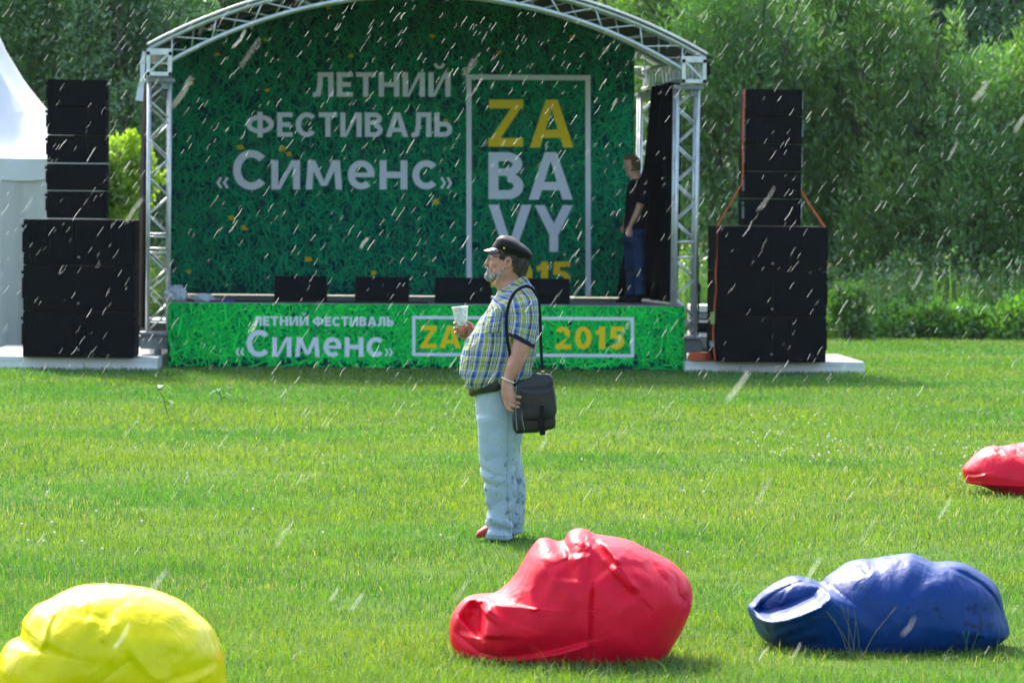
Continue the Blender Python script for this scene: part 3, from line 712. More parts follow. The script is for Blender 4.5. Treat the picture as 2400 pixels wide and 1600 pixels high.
st2 = thing('ratchet_strap', 'short orange strap running down from the right tower to the subwoofer edge', 'strap', at(1932, 531, cr.y))
mb = MB(); mb.tube([at(1877, 446, cr.y + .12), at(1895, 477, cr.y + .1), at(1933, 532, cr.y + .06)], [(.012, .006)] * 3, 6); mb.build('webbing', M_orange, st2)
mb = MB(); c = gnd(1640, 844, .14)
for k in range(4): mb.tube([c + Vector((.14 * math.cos(a_ * .35) * (1 - .06 * k), .11 * math.sin(a_ * .35), .012 + .022 * k)) for a_ in range(19)], .014, 6)
setp(mb.build('coiled_strap', M_orange, smooth=True), 'coil of orange strap lying on the right platform by the stage', 'strap')
# steel bars and a stand stored behind the right outrigger
def bars(px0, px1, specs, Y, label):
    t = thing('deck_panel_stack', label, 'deck panels', (at(px0, 780, Y).x, Y, 0))
    for (y0, y1, m) in specs:
        a = at(px0, y0, Y); b = at(px1, y1, Y); mb = MB(); mb.box(((a.x + b.x) / 2, Y + .4, (a.z + b.z) / 2), (b.x - a.x, .8, a.z - b.z)); mb.build('panel', m, t)
bars(1618, 1700, [(716, 731, M_aluwhite), (732, 748, M_steel), (750, 756, M_aluwhite), (757, 778, M_black), (780, 791, M_aluwhite), (793, 815, M_steel)], 47.0, 'stacked grey deck panels stored behind the right truss tower')
bars(318, 400, [(748, 756, M_aluwhite), (757, 776, M_black), (777, 812, M_steel)], 47.5, 'stacked grey deck panels stored behind the left truss tower')
mb = MB(); t = thing('cable_stand', 'thin black stand between right truss tower and subwoofers', 'stand', at(1636, 800, 45.6))
mb.tube([at(1636, 800, 45.6), at(1637, 600, 45.6)], .008, 6); mb.tube([at(1632, 800, 45.6), at(1639, 690, 45.6)], .010, 6); mb.build('pole', M_rubber, t)
mb = MB(); mb.box(at(1637, 675, 45.6), (.05, .05, .12), bev=.01); mb.build('clamp', M_rubber, t)

# ------------------------------------------------------------------ white tent
tent = thing('party_tent', 'white pagoda tent with swept roof at the left edge', 'tent', (-7.5, 49, 0))
TD = 48.2; ex = at(205, 380, TD); xr = ex.x; HW = 2.5; xc = xr - HW; yc_ = TD + HW
ze = at(100, 374, TD).z; zv = at(100, 422, TD).z
prof = [(1.0, ze)]
for px, py in ((150, 351), (109, 312), (61, 262), (20, 204), (0, 173), (-35, 105), (-70, 20), (-110, -90)):
    p = at(px, py, TD + 1.2 * min(1, (205 - px) / 250)); prof.append(((p.x - xc) / HW, p.z))
prof.append((.03, prof[-1][1] + .5))
mb = MB(); n = 64; rg = []
for f, z in prof:
    r_ = []
    for k in range(n):
        a = 2 * math.pi * k / n; c_, s_ = math.cos(a), math.sin(a); m_ = max(abs(c_), abs(s_)) ** (.9); f2 = max(.012, f)
        sqx = c_ / m_; sqy = s_ / m_
        r_.append(Vector((xc + sqx * HW * f2, yc_ + sqy * HW * f2, z + (.02 * math.sin(k * 2.4) * f2 * (1 - f2)))))
    rg.append(r_)
mb.rings(rg, cap0=False, cap1=True); mb.build('roof', M_tent, tent, smooth=True)
mb = MB(); mb.tube([(xc, yc_, prof[-1][1] - .1), (xc, yc_, prof[-1][1] + .3)], .03, 8); mb.build('finial', M_alu, tent)
mb = MB()
for (ax, ay, bx, by) in ((-1, -1, 1, -1), (1, -1, 1, 1), (1, 1, -1, 1), (-1, 1, -1, -1)):
    N2 = 40; vs = []
    for i in range(N2 + 1):
        x = xc + HW * 1.004 * (ax + (bx - ax) * i / N2); y = yc_ + HW * 1.004 * (ay + (by - ay) * i / N2); o2 = .012 * math.sin(i * 1.3)
        vs += [(x + o2 * (by - ay), y - o2 * (bx - ax), ze + .01), (x, y, (ze + zv) / 2), (x + .5 * o2, y, zv + .015 * math.sin(i * .9))]
    mb.add(vs, [[3 * i + j, 3 * i + 3 + j, 3 * i + 4 + j, 3 * i + 1 + j] for i in range(N2) for j in (0, 1)])
mb.build('valance', M_tent, tent, smooth=True)
M_wall = mat('tent wall', (.52, .54, .50), .6, var=.05, vscale=1.2, bump=.1, bscale=4, stretch=(3, 3, .4))
mb = MB()
for (ax, ay, bx, by) in ((-1, -1, 1, -1), (1, -1, 1, 1), (1, 1, -1, 1), (-1, 1, -1, -1)):
    N2 = 90; vs = []
    for i in range(N2 + 1):
        for z in (0.02, 1.2, ze - .02):
            o2 = .02 * math.sin(i * .55) + .012 * math.sin(i * 1.7 + z); x = xc + (HW - .03) * (ax + (bx - ax) * i / N2); y = yc_ + (HW - .03) * (ay + (by - ay) * i / N2)
            vs.append((x + o2 * (by - ay) * .5, y - o2 * (bx - ax) * .5, z))
    mb.add(vs, [[3 * i + j, 3 * i + 3 + j, 3 * i + 4 + j, 3 * i + 1 + j] for i in range(N2) for j in (0, 1)])
mb.build('side_wall', M_wall, tent, smooth=True)
for sx in (-1, 1):
    for sy in (-1, 1):
        mb = MB(); mb.box((xc + sx * (HW - .1), yc_ + sy * (HW - .1), ze / 2), (.08, .08, ze)); mb.build('pole', M_alu, tent)
# ------------------------------------------------------------------ trees and bushes
M_leaf = leafmat('tree leaf', tl=.42, tint=(1.3, 1.4, .5), rough=.5, gloss=.10)
M_bark = mat('bark', (.075, .065, .05), .9, var=.35, vscale=8, bump=.5, bscale=20, stretch=(1, 1, .2))
def leaf_cloud(clumps, n, ln, wd, seed, cols, up=.6, shell=.55):
    """leaf-sized faces spread through clumps (cx,cy,cz,rx,ry,rz)"""
    rs = np.random.RandomState(seed); cl = np.array(clumps, float); wts = (cl[:, 3] * cl[:, 4] + cl[:, 5] * cl[:, 3]); wts /= wts.sum()
    ci_ = rs.choice(len(cl), n, p=wts); d = rs.randn(n, 3); d /= np.linalg.norm(d, axis=1)[:, None]
    r = (shell + (1 - shell) * rs.rand(n)) * (1 + .10 * rs.randn(n))
    # sprays: leaves gather into short shoots
    ns = max(1, n // 14); sd_ = rs.randn(ns, 3) * np.array([1, 1, 1]); sd_ /= np.linalg.norm(sd_, axis=1)[:, None]
    P = cl[ci_, :3] + d * cl[ci_, 3:6] * r[:, None]
    key = (np.floor(P * 5).sum(1).astype(int) * 7919 + np.floor(P[:, 0] * 6).astype(int) * 131) % ns
    P = P + sd_[key] * (.07 * rs.rand(n))[:, None]
    ax = d * .5 + rs.randn(n, 3) * .45 + sd_[key] * .4; ax[:, 2] += up; ax /= np.linalg.norm(ax, axis=1)[:, None]
    sv = np.cross(ax, rs.randn(n, 3)); sv /= np.linalg.norm(sv, axis=1)[:, None]
    L = ln * (.6 + .8 * rs.rand(n)); W_ = wd * (.6 + .8 * rs.rand(n))
    V = np.stack([P, P + ax * (L * .45)[:, None] + sv * (W_ / 2)[:, None], P + ax * L[:, None], P + ax * (L * .45)[:, None] - sv * (W_ / 2)[:, None]], 1)
    F = np.arange(n * 4).reshape(n, 4)
    cc = rs.rand(len(cl)); cA = np.array(cols[0]); cB = np.array(cols[1]); t = np.clip(cc[ci_] * .7 + .3 * rs.rand(n), 0, 1)[:, None]
    col = (cA * (1 - t) + cB * t) * (.7 + .6 * rs.rand(n))[:, None]
    return V.reshape(-1, 3), F, np.repeat(col, 4, axis=0)
def crown(H, Wd, seed, nc, low=.12, peak=1.0):
    r_ = random.Random(seed); out = []
    for i in range(nc):
        t = r_.random() ** .8; z = H * (low + (1 - low) * t); rad = Wd / 2 * (math.sin(math.pi * min(1, .18 + .80 * t)) ** .6)
        a = r_.random() * 6.283; rr = rad * (r_.random() ** .5) * .85
        s_ = Wd * (.11 + .10 * r_.random()); out.append((rr * math.cos(a), rr * math.sin(a), z - s_ * .6, s_, s_, s_ * (1.0 + .9 * r_.random())))
    for i in range(int(nc * .25)):            # shoots sticking out of the outline
        a = r_.random() * 6.283; rr = Wd / 2 * (.3 + .6 * r_.random()); z = H * (.72 + .28 * r_.random()); s_ = Wd * .045
        out.append((rr * math.cos(a), rr * math.sin(a), z, s_, s_, s_ * 3.2))
    return out
def limbs(H, Wd, seed, n=7, r0=.07):
    r_ = random.Random(seed); mb = MB()
    for k in range(n):
        a = k * 6.283 / n + r_.random(); b0 = Vector((.08 * math.cos(a), .08 * math.sin(a), -.3)); pts = [b0]; sp_ = Wd * .42 * (.4 + .6 * r_.random())
        for i in range(1, 6):
            t = i / 5; pts.append(Vector((math.cos(a + .3 * t) * sp_ * t ** 1.2 + .1 * r_.random(), math.sin(a + .3 * t) * sp_ * t ** 1.2, H * .9 * t)))
        mb.tube(pts, [r0 * (1 - .16 * i) for i in range(6)], 6)
        for j in (2, 3, 4):
            p = pts[j]; q_ = p + Vector((r_.uniform(-1, 1), r_.uniform(-1, 1), .9)) * (Wd * .17); mb.tube([p, (p + q_) / 2 + Vector((0, 0, .08)), q_], [r0 * .35, r0 * .2, r0 * .08], 5)
    return mb.mesh(True)
KINDS = {   # H, W, clumps, leaves, leaf length, width, colours, up
    'willow': (6.2, 3.9, 46, 30000, .15, .036, ((.050, .165, .034), (.125, .280, .050)), .9),
    'willow2': (5.6, 3.5, 40, 26000, .15, .038, ((.070, .190, .030), (.175, .320, .045)), 1.0),
    'grey': (7.2, 4.6, 44, 30000, .14, .050, ((.045, .15, .060), (.10, .25, .08)), .5),
    'dark': (7.5, 5.0, 44, 30000, .13, .060, ((.030, .115, .042), (.075, .21, .060)), .35),
}
protos = {}
for i, (k, (H, W_, nc, nl, ln, wd, cols, up)) in enumerate(KINDS.items()):
    V, F, c = leaf_cloud(crown(H, W_, 30 + i, nc), nl, ln, wd, 50 + i, cols, up)
    me = np_mesh(V, F, c); me.materials.append(M_leaf); tm = limbs(H, W_, 70 + i); tm.materials.append(M_bark); protos[k] = (me, tm, H)
def tree(kind, name, px, Y, sc_, label, cat='tree', rz=0, group=None, sxy=1.0, zoff=0):
    x = ray(px, 500).x * Y; me, tm, H = protos[kind]
    t = thing(name, label, cat, (x, Y, groundz(x, Y) + zoff), rz, group); t.scale = (sc_ * sxy, sc_ * sxy, sc_)
    for nm, d in (('crown', me), ('trunk', tm)):
        o = bpy.data.objects.new(nm, d); C.objects.link(o); o.parent = t
    return t
T = [ # right of the stage, near row
 ('willow', 'willow_tree', 1745, 61.0, .90, 'light green willow rising directly behind the right speaker tower', .3, 1.0),
 ('willow2', 'willow_tree', 1560, 63.0, 1.02, 'bright green willow showing just above the right end of the arched roof', 1.1, 1.0),
 ('willow', 'willow_tree', 1935, 62.5, .92, 'broad green willow just to the right of the right speaker tower', 2.0, 1.05),
 ('willow2', 'willow_tree', 2105, 61.0, .84, 'yellow green willow over the weeds midway between right speaker tower and photo edge', 3.3, 1.0),
 ('willow', 'willow_tree', 2270, 60.0, .66, 'low yellow green willow bush near the right photo edge', 4.1, 1.2),
 ('willow2', 'willow_tree', 2420, 60.5, .74, 'green willow cut by the right photo edge above the weeds', 5.0, 1.1),
 ('grey', 'tree', 2160, 70.0, 1.00, 'hazy grey green tree behind the yellow green willow, right side', .7, 1.1),
 ('grey', 'tree', 2370, 69.0, 1.00, 'hazy grey green tree filling the top right corner', 1.9, 1.1),
 ('dark', 'tree', 1960, 72.0, .95, 'dark tree top peeking above the broad willow right of the speakers', 2.9, 1.1),
 ('dark', 'tree', 1640, 74.0, .85, 'dark distant tree behind the willows above the roof corner', .2, 1.0),
 ('dark', 'tree', 1470, 76.0, 1.0, 'dark distant tree in the gap above the right slope of the arch', 1.2, 1.1),
 # left of the stage
 ('dark', 'tree', 60, 63.0, .86, 'dark green tree rising behind the white tent roof', 0, 1.05),
 ('grey', 'tree', 215, 65.0, .80, 'dull green tree directly behind the left speaker tower', 2.2, 1.1),
 ('dark', 'tree', 330, 61.5, .74, 'dark green tree between left speaker tower and left truss tower', 3.8, .9),
 ('willow', 'tree', 480, 68.0, .96, 'mid green tree top above the left shoulder of the arch', 5.2, 1.1),
 ('grey', 'tree', 20, 72.0, 1.0, 'hazy tall tree filling the top left corner', 4.4, 1.2),
 ('dark', 'tree', 640, 74.0, 1.02, 'distant dark tree beyond the left part of the arch', 1.0, 1.1),
]
for (k, nm, px, Y, s_, lb, rz, sx) in T: tree(k, nm, px, Y, s_, lb, rz=rz, sxy=sx)
# bright sunlit shrub between the left speaker tower and the stage
def shrub(name, px, pyb, Y, H, W_, n, ln, wd, cols, label, cat, seed, up=.5, nc=22, D_=None):
    x = ray(px, 500).x * Y; t = thing(name, label, cat, (x, Y, groundz(x, Y)))
    cr_ = crown(H, W_, seed, nc, low=.03)
    if D_: cr_ = [(a, b * D_ / W_, c_, d, e * .8, f) for a, b, c_, d, e, f in cr_]
    V, F, c = leaf_cloud(cr_, n, ln, wd, seed, cols, up); link('foliage', np_mesh(V, F, c), M_leaf, t, world=False)
    link('stems', limbs(H, W_, seed, 6, .02), M_bark, t, world=False); return t
shrub('shrub', 292, 800, 51.0, 2.75, 1.25, 9000, .085, .055, ((.22, .38, .012), (.42, .56, .02)), 'bright yellow green sunlit shrub between left speaker tower and stage', 'shrub', 81, up=.4, nc=30)
shrub('shrub', 1985, 800, 55.3, .72, .95, 3500, .07, .045, ((.06, .16, .012), (.10, .24, .02)), 'small bright green rounded shrub at the lawn edge beside the right subwoofers', 'shrub', 82, nc=14)
xs = [(2090, 'first low green bramble right of the bright rounded shrub', .42, 1.0), (2180, 'low green bramble along the lawn edge, second from the rounded shrub', .46, 1.1), (2275, 'low dark bramble near the right photo edge below the tall weeds', .44, 1.2), (2385, 'low leafy bramble cut by the right photo edge', .5, 1.3)]
for i, (px, lb, H, W_) in enumerate(xs):
    shrub('bramble', px, 800, 56.0, H, W_, 3000, .07, .05, ((.06, .18, .015), (.14, .34, .02)), lb, 'bush', 90 + i, nc=14)
# tall weeds and reeds behind them: uncountable
def weeds():
    rs = np.random.RandomState(5); n = 20000
    x = -9.5 + 19 * rs.rand(n); y = 56.6 + 3.6 * rs.rand(n); z = np.array([groundz(a, b) for a, b in zip(x, y)])
    f = fbm(x, y, 1.5, 33); h = (.45 + .7 * f) * (.6 + .5 * rs.rand(n)); wd = .016 + .016 * rs.rand(n); a = rs.rand(n) * 6.283; la = rs.rand(n) * 6.283; ll = h * .22 * rs.rand(n)
    dx, dy = np.cos(a) * wd / 2, np.sin(a) * wd / 2; lx, ly = np.cos(la) * ll, np.sin(la) * ll
    V = np.stack([np.stack([x - dx, y - dy, z], 1), np.stack([x + dx, y + dy, z], 1), np.stack([x + lx * .5 + dx, y + ly * .5 + dy, z + h * .6], 1), np.stack([x + lx, y + ly, z + h], 1)], 1)
    F = np.arange(n * 4).reshape(n, 4); t = (f + .3 * rs.randn(n)).clip(0, 1)[:, None]
    col = (np.array([.07, .24, .03]) * (1 - t) + np.array([.18, .34, .05]) * t) * (.7 + .6 * rs.rand(n))[:, None]
    # flower heads and small leaves
    m = 34000; x2 = -9.5 + 19 * rs.rand(m); y2 = 56.6 + 3.4 * rs.rand(m); f2 = fbm(x2, y2, 1.5, 33); z2 = np.array([groundz(a_, b_) for a_, b_ in zip(x2, y2)]) + (.3 + 1.1 * f2) * rs.rand(m) ** .6
    d = rs.randn(m, 3); d[:, 2] = abs(d[:, 2]); d /= np.linalg.norm(d, axis=1)[:, None]; s2 = np.cross(d, rs.randn(m, 3)); s2 /= np.linalg.norm(s2, axis=1)[:, None]
    P = np.stack([x2, y2, z2], 1); L = .06 + .06 * rs.rand(m)
    V2 = np.stack([P, P + d * (L * .5)[:, None] + s2 * (L * .25)[:, None], P + d * L[:, None], P + d * (L * .5)[:, None] - s2 * (L * .25)[:, None]], 1)
    c2 = np.where((rs.rand(m) < .12)[:, None], np.array([.32, .32, .14]), np.array([.08, .20, .04])) * (.7 + .6 * rs.rand(m))[:, None]
    me = np_mesh(np.concatenate([V.reshape(-1, 3), V2.reshape(-1, 3)]), np.concatenate([F, np.arange(m * 4).reshape(m, 4) + n * 4]), np.concatenate([np.repeat(col, 4, 0), np.repeat(c2, 4, 0)]))
    setp(link('weeds', me, M_leaf), 'tall weeds and grasses growing along the far edge of the lawn', 'weeds', kind='stuff')
weeds()
def forest():
    rs = np.random.RandomState(8); cl = []
    for i in range(330):
        y = 80 + 60 * rs.rand() ** 1.2; x = (rs.rand() * 2 - 1) * y * .19; s_ = 1.0 + 1.3 * rs.rand(); cl.append((x, y, groundz(x, y) + .6 + 4.2 * rs.rand(), s_, s_, s_ * 1.2))
    for i in range(140):
        y = 60 + 25 * rs.rand(); x = (12 + 26 * rs.rand()) * (1 if rs.rand() < .5 else -1); s_ = 1.0 + .9 * rs.rand(); cl.append((x, y, groundz(x, y) + .5 + 4.5 * rs.rand(), s_, s_, s_ * 1.3))
    for i in range(120):
        y = 64 + 14 * rs.rand(); x = (rs.rand() * 2 - 1) * y * .17; s_ = .7 + .5 * rs.rand(); cl.append((x, y, groundz(x, y) + .3 + .9 * rs.rand(), s_, s_, s_))
    V, F, c = leaf_cloud(cl, 210000, .22, .13, 9, ((.035, .085, .035), (.080, .140, .055)), .4)
    setp(link('distant_wood', np_mesh(V, F, c), M_leaf), 'dense dark wood covering the hillside behind the trees', 'wood', kind='stuff')
forest()
# single weeds standing out of the near lawn
def plantlet(px, py, H, lean, label, seed):
    p = gnd(px, py); r_ = random.Random(seed); t = thing('weed_plant', label, 'weed', p)
    mb = MB(); mb.tube([(0, 0, -.02), (lean * .3, 0, H * .5), (lean, 0, H)], [.005, .004, .002], 6); mb.build('stem', mat('weed stem', (.06, .08, .03), .8), t, world=False)
    V = []; F = []; cc = []
    for k in range(9):
        z = H * (.25 + .75 * r_.random()); a = r_.random() * 6.283; L = .10 + .09 * r_.random(); b = Vector((lean * (z / H) ** 1.5, 0, z)); d = Vector((math.cos(a), math.sin(a) * .6, .15)); s_ = d.cross(Vector((0, 0, 1))).normalized() * L * .17
        i = len(V); V += [b, b + d * L * .45 + s_ + Vector((0, 0, .02)), b + d * L - Vector((0, 0, .03)), b + d * L * .45 - s_ + Vector((0, 0, .02))]; F.append((i, i + 1, i + 2, i + 3)); cc += [(.03, .15, .02)] * 4
    link('foliage', np_mesh([tuple(v) for v in V], F, np.array(cc)), M_leaf, t, world=False)['kind'] = 'stuff'
plantlet(393, 972, .30, -.12, 'small dark leafy weed in the shaded lawn before the left platform', 1)
plantlet(520, 948, .16, -.03, 'tiny leafy weed in the lawn before the green stage skirt', 2)
# tall seeding grass stalks by the bags
def stalks(px, py, n, spread, H, label, seed, col=(.26, .24, .11)):
    p = gnd(px, py); r_ = random.Random(seed); mb = MB()
    for k in range(n):
        a = r_.uniform(-1, 1) * spread; b = Vector((r_.uniform(-.03, .03), r_.uniform(-.03, .03), -.01)); h = H * r_.uniform(.7, 1)
        top = b + Vector((a * h, r_.uniform(-.1, .1) * h, h)); mid = (b + top) / 2 + Vector((-a * .08 * h, 0, .03 * h))
        mb.tube([b, mid, top], [.0018, .0014, .0010], 5); q_ = (mid * .25 + top * .75); mb.tube([q_, top], [.0030, .0012], 5)
    mb.v = [tuple(Vector(v) + p) for v in mb.v]; o = mb.build('grass_stalk', mat('dry stalk', col, .8)); setp(o, label, 'grass stalks')
stalks(1297, 1560, 2, .05, .40, 'two thin dry grass stalks before the big red bean bag', 3)
stalks(2005, 1545, 7, .75, .26, 'tuft of thin seeding grass stalks before the blue bean bag', 4, (.10, .13, .05))
stalks(2262, 1540, 3, .5, .16, 'few green grass blades poking up before the blue bean bag end', 6, (.05, .15, .02))
# ------------------------------------------------------------------ bean bags
def vinyl(name, col, rough=.30, spots=False):
    m = bpy.data.materials.new(name); m.use_nodes = True; n = m.node_tree; N = n.nodes; L = n.links; b = N['Principled BSDF']
    tc = N.new('ShaderNodeTexCoord'); b.inputs['Specular IOR Level'].default_value = .24
    nz = N.new('ShaderNodeTexNoise'); nz.inputs['Scale'].default_value = 3; nz.inputs['Detail'].default_value = 4; L.new(tc.outputs['Object'], nz.inputs['Vector'])
    r = N.new('ShaderNodeValToRGB'); r.color_ramp.elements[0].position = .3; r.color_ramp.elements[1].position = .7
    r.color_ramp.elements[0].color = (*[c * .88 for c in col], 1); r.color_ramp.elements[1].color = (*[min(1, c * 1.08) for c in col], 1); L.new(nz.outputs[0], r.inputs[0])
    src = r.outputs[0]
    rr = N.new('ShaderNodeMapRange'); rr.inputs['To Min'].default_value = rough - .06; rr.inputs['To Max'].default_value = rough + .10; L.new(nz.outputs[0], rr.inputs['Value']); L.new(rr.outputs[0], b.inputs['Roughness'])
    if spots:
        v = N.new('ShaderNodeTexNoise'); v.inputs['Scale'].default_value = 26; v.inputs['Detail'].default_value = 2; L.new(tc.outputs['Object'], v.inputs['Vector'])
        v2 = N.new('ShaderNodeTexNoise'); v2.inputs['Scale'].default_value = 3.2; L.new(tc.outputs['Object'], v2.inputs['Vector'])
        a = N.new('ShaderNodeMath'); a.operation = 'MULTIPLY'; L.new(v.outputs[0], a.inputs[0]); L.new(v2.outputs[0], a.inputs[1])
        st = N.new('ShaderNodeValToRGB'); st.color_ramp.elements[0].position = .37; st.color_ramp.elements[1].position = .43; L.new(a.outputs[0], st.inputs[0])
        mx = N.new('ShaderNodeMix'); mx.data_type = 'RGBA'; L.new(st.outputs[0], mx.inputs[0]); L.new(src, mx.inputs[6]); mx.inputs[7].default_value = (*[c * .45 for c in col], 1); src = mx.outputs[2]
    L.new(src, b.inputs['Base Color'])
    # fine wrinkles
    mp = N.new('ShaderNodeMapping'); mp.inputs['Scale'].default_value = (1, 1, .45); mp.inputs['Rotation'].default_value = (0, .5, .3); L.new(tc.outputs['Object'], mp.inputs[0])
    w1 = N.new('ShaderNodeTexNoise'); w1.inputs['Scale'].default_value = 10; w1.inputs['Detail'].default_value = 3; w1.inputs['Distortion'].default_value = .35; L.new(mp.outputs[0], w1.inputs['Vector'])
    bp = N.new('ShaderNodeBump'); bp.inputs['Strength'].default_value = .36; bp.inputs['Distance'].default_value = .04; L.new(w1.outputs[0], bp.inputs['Height'])
    w2 = N.new('ShaderNodeTexNoise'); w2.inputs['Scale'].default_value = 160; L.new(tc.outputs['Object'], w2.inputs['Vector'])
    bp2 = N.new('ShaderNodeBump'); bp2.inputs['Strength'].default_value = .12; bp2.inputs['Distance'].default_value = .004; L.new(w2.outputs[0], bp2.inputs['Height']); L.new(bp.outputs[0], bp2.inputs['Normal'])
    L.new(bp2.outputs[0], b.inputs['Normal']); return m
def catmull(pts, n):
    out = []; k = len(pts)
    for i in range(k):
        p0, p1, p2, p3 = (np.array(pts[(i + j - 1) % k], float) for j in range(4))
        for s_ in range(n):
            t = s_ / n; out.append(.5 * ((2 * p1) + (-p0 + p2) * t + (2 * p0 - 5 * p1 + 4 * p2 - p3) * t * t + (-p0 + 3 * p1 - 3 * p2 + p3) * t ** 3))
    return np.array(out)
def segdist(P, line):
    """distance of points to a polyline, signed side, position along it"""
    best = np.full(len(P), 1e9); side = np.zeros(len(P)); tt = np.zeros(len(P)); n = len(line) - 1
    for i in range(n):
        a, b = np.array(line[i], float), np.array(line[i + 1], float); d = b - a; L2 = d @ d
        t = np.clip(((P - a) @ d) / L2, 0, 1); q_ = a + t[:, None] * d; v = P - q_; D = np.hypot(v[:, 0], v[:, 1])
        s_ = np.sign(d[0] * (P[:, 1] - a[1]) - d[1] * (P[:, 0] - a[0])); m = D < best
        best = np.where(m, D, best); side = np.where(m, s_, side); tt = np.where(m, (i + t) / n, tt)
    return best, side, tt
def bag(name, label, cat, group, outline, c0, D, T, creases, m, seed, squash=.5, nz=1.0, seams=(), cs=1.0):
    B = catmull(outline, 10); c0 = np.array(c0, float); nr = 90; nth = len(B); V = []; q_ = []; side = []
    rs_ = [math.sin(math.pi / 2 * i / nr) for i in range(nr + 1)]
    base = at(c0[0], max(o[1] for o in outline), D); base.z = 0
    for sgn in (-1, 1):
        for i, r_ in enumerate(rs_):
            if sgn == 1 and i == nr: break
            for k in range(nth):
                q_.append(c0 + (B[k] - c0) * r_); side.append((sgn, r_))
    q_ = np.array(q_); sg = np.array([s_[0] for s_ in side], float); rr = np.array([s_[1] for s_ in side])
    th = T * np.power(np.clip(1 - rr ** 2.4, 0, 1), squash)
    dsp = np.zeros(len(q_))
    edge = np.clip((1 - rr) / .08, 0, 1)
    for cr_ in creases:
        kind, pts, amp, wd = cr_[:4]; amp *= .75 * cs; wd *= 1.3; d, s_, t = segdist(q_, pts); fade = np.clip(np.minimum(t, 1 - t) / .15, 0.15, 1)
        if kind == 'r': g = np.exp(-(d / wd) ** 2)
        elif kind == 'v': g = -np.exp(-(d / wd) ** 2)
        elif kind == 'k': g = -np.exp(-d / wd)                       # sharp crease
        else: g = s_ * np.exp(-d / wd) * (1 - np.exp(-(d / (wd * .12)) ** 2))   # a flap lying over its neighbour
        dsp += amp * g * fade * (1 if kind != 'f' else 1)
    nn = np.array([noise.noise(Vector((a * .011 + seed, b * .013, s_ * 3))) + .5 * noise.noise(Vector((a * .03 + seed, b * .022 + 7, s_ * 3))) + .9 * (abs(noise.noise(Vector((a * .016 + b * .010, b * .006 - a * .006 + seed, s_)))) * -1 + .25) for (a, b), s_ in zip(q_, sg)])
    dsp = dsp * (sg < 0) + nn * .007 * nz
    for pts in seams:
        d, s_, t = segdist(q_, pts); dsp += (sg < 0) * (-.006 * np.exp(-(d / 3) ** 2) + .003 * np.exp(-((d - 7) / 4) ** 2) * (1 + np.sin(t * 160) * .8))
    for (a, b), s_, h_, dd, e in zip(q_, sg, th, dsp, edge):
        p = at(a, b, D); hh = (h_ + dd * e)
        if s_ > 0: hh *= .85
        p = p + Vector((0, s_ * hh, 0)); V.append(p - base)
    F = []; n1 = (nr + 1) * nth
    for i in range(nr):
        for k in range(nth):
            k2 = (k + 1) % nth; F.append((i * nth + k, (i + 1) * nth + k, (i + 1) * nth + k2, i * nth + k2))
    for i in range(nr):
        for k in range(nth):
            k2 = (k + 1) % nth; a = n1 + i * nth; b = n1 + (i + 1) * nth
            lo = (b + k, b + k2) if i < nr - 1 else (nr * nth + k, nr * nth + k2)
            F.append((a + k, a + k2, lo[1], lo[0]))
    me = bpy.data.meshes.new('m'); me.from_pydata([tuple(v) for v in V], [], F)
    bm = bmesh.new(); bm.from_mesh(me); bmesh.ops.remove_doubles(bm, verts=bm.verts[:], dist=.0004); bmesh.ops.recalc_face_normals(bm, faces=bm.faces[:])
    for f in bm.faces: f.smooth = True
    bm.to_mesh(me); bm.free()
    o = link(name, me, m); o.location = base; MATW[o.name] = Matrix.Translation(base); setp(o, label, cat, group); return o
Z4 = lambda pts: [(1000 + x / 3.564, 1200 + y / 3.564) for x, y in pts]
red_out = Z4([(192, 1020), (200, 900), (245, 800), (330, 712), (430, 700), (530, 690), (640, 625), (740, 520), (810, 400), (860, 315), (930, 232), (1000, 216), (1080, 240), (1145, 232), (1195, 162), (1270, 136), (1340, 146), (1410, 182), (1600, 212), (1720, 245), (1850, 312), (1960, 365), (2060, 425), (2165, 530), (2215, 640), (2212, 780), (2150, 950), (2070, 1090), (2000, 1200), (1900, 1290), (1600, 1370), (1200, 1400), (800, 1380), (500, 1310), (330, 1260), (250, 1190), (208, 1110)])
red_cr = [('f', Z4([(1150, 240), (1180, 330), (1340, 300), (1330, 210)]), .03, 20), ('f', Z4([(1590, 400), (1520, 310), (1440, 220), (1390, 180)]), .075, 22),
          ('r', Z4([(1340, 200), (1450, 350), (1600, 480), (1760, 630)]), .035, 11), ('f', Z4([(1760, 640), (1600, 480), (1460, 350), (1340, 200)]), .035, 34),
          ('k', Z4([(1380, 540), (1360, 700), (1360, 900), (1350, 1000), (1370, 1250)]), .03, 7), ('f', Z4([(860, 1140), (1100, 1090), (1350, 1010)]), .03, 22),
          ('v', Z4([(330, 930), (400, 850), (470, 760)]), .12, 22), ('f', Z4([(470, 1010), (470, 900), (475, 770), (530, 700)]), .10, 30),
          ('k', Z4([(200, 960), (300, 1020), (450, 1120), (640, 1160)]), .035, 7), ('r', Z4([(330, 800), (400, 795), (480, 770)]), .02, 8),
          ('k', Z4([(340, 795), (480, 730)]), .04, 7), ('r', Z4([(840, 560), (880, 680), (920, 760)]), .022, 9), ('r', Z4([(860, 600), (900, 470), (1000, 400)]), .015, 12),
          ('f', Z4([(620, 1160), (740, 1160), (900, 1130)]), .03, 14), ('k', Z4([(1850, 330), (1920, 460), (2000, 560)]), .02, 8), ('k', Z4([(2060, 480), (2090, 650), (2150, 720), (2200, 640)]), .025, 7),
          ('r', Z4([(1600, 420), (1750, 460), (1900, 560)]), .015, 8), ('r', Z4([(1500, 360), (1700, 340), (1860, 380)]), .02, 10), ('v', Z4([(1150, 330), (1180, 420), (1170, 520)]), .03, 20), ('r', Z4([(930, 260), (900, 420), (700, 640), (560, 720)]), .03, 22)]
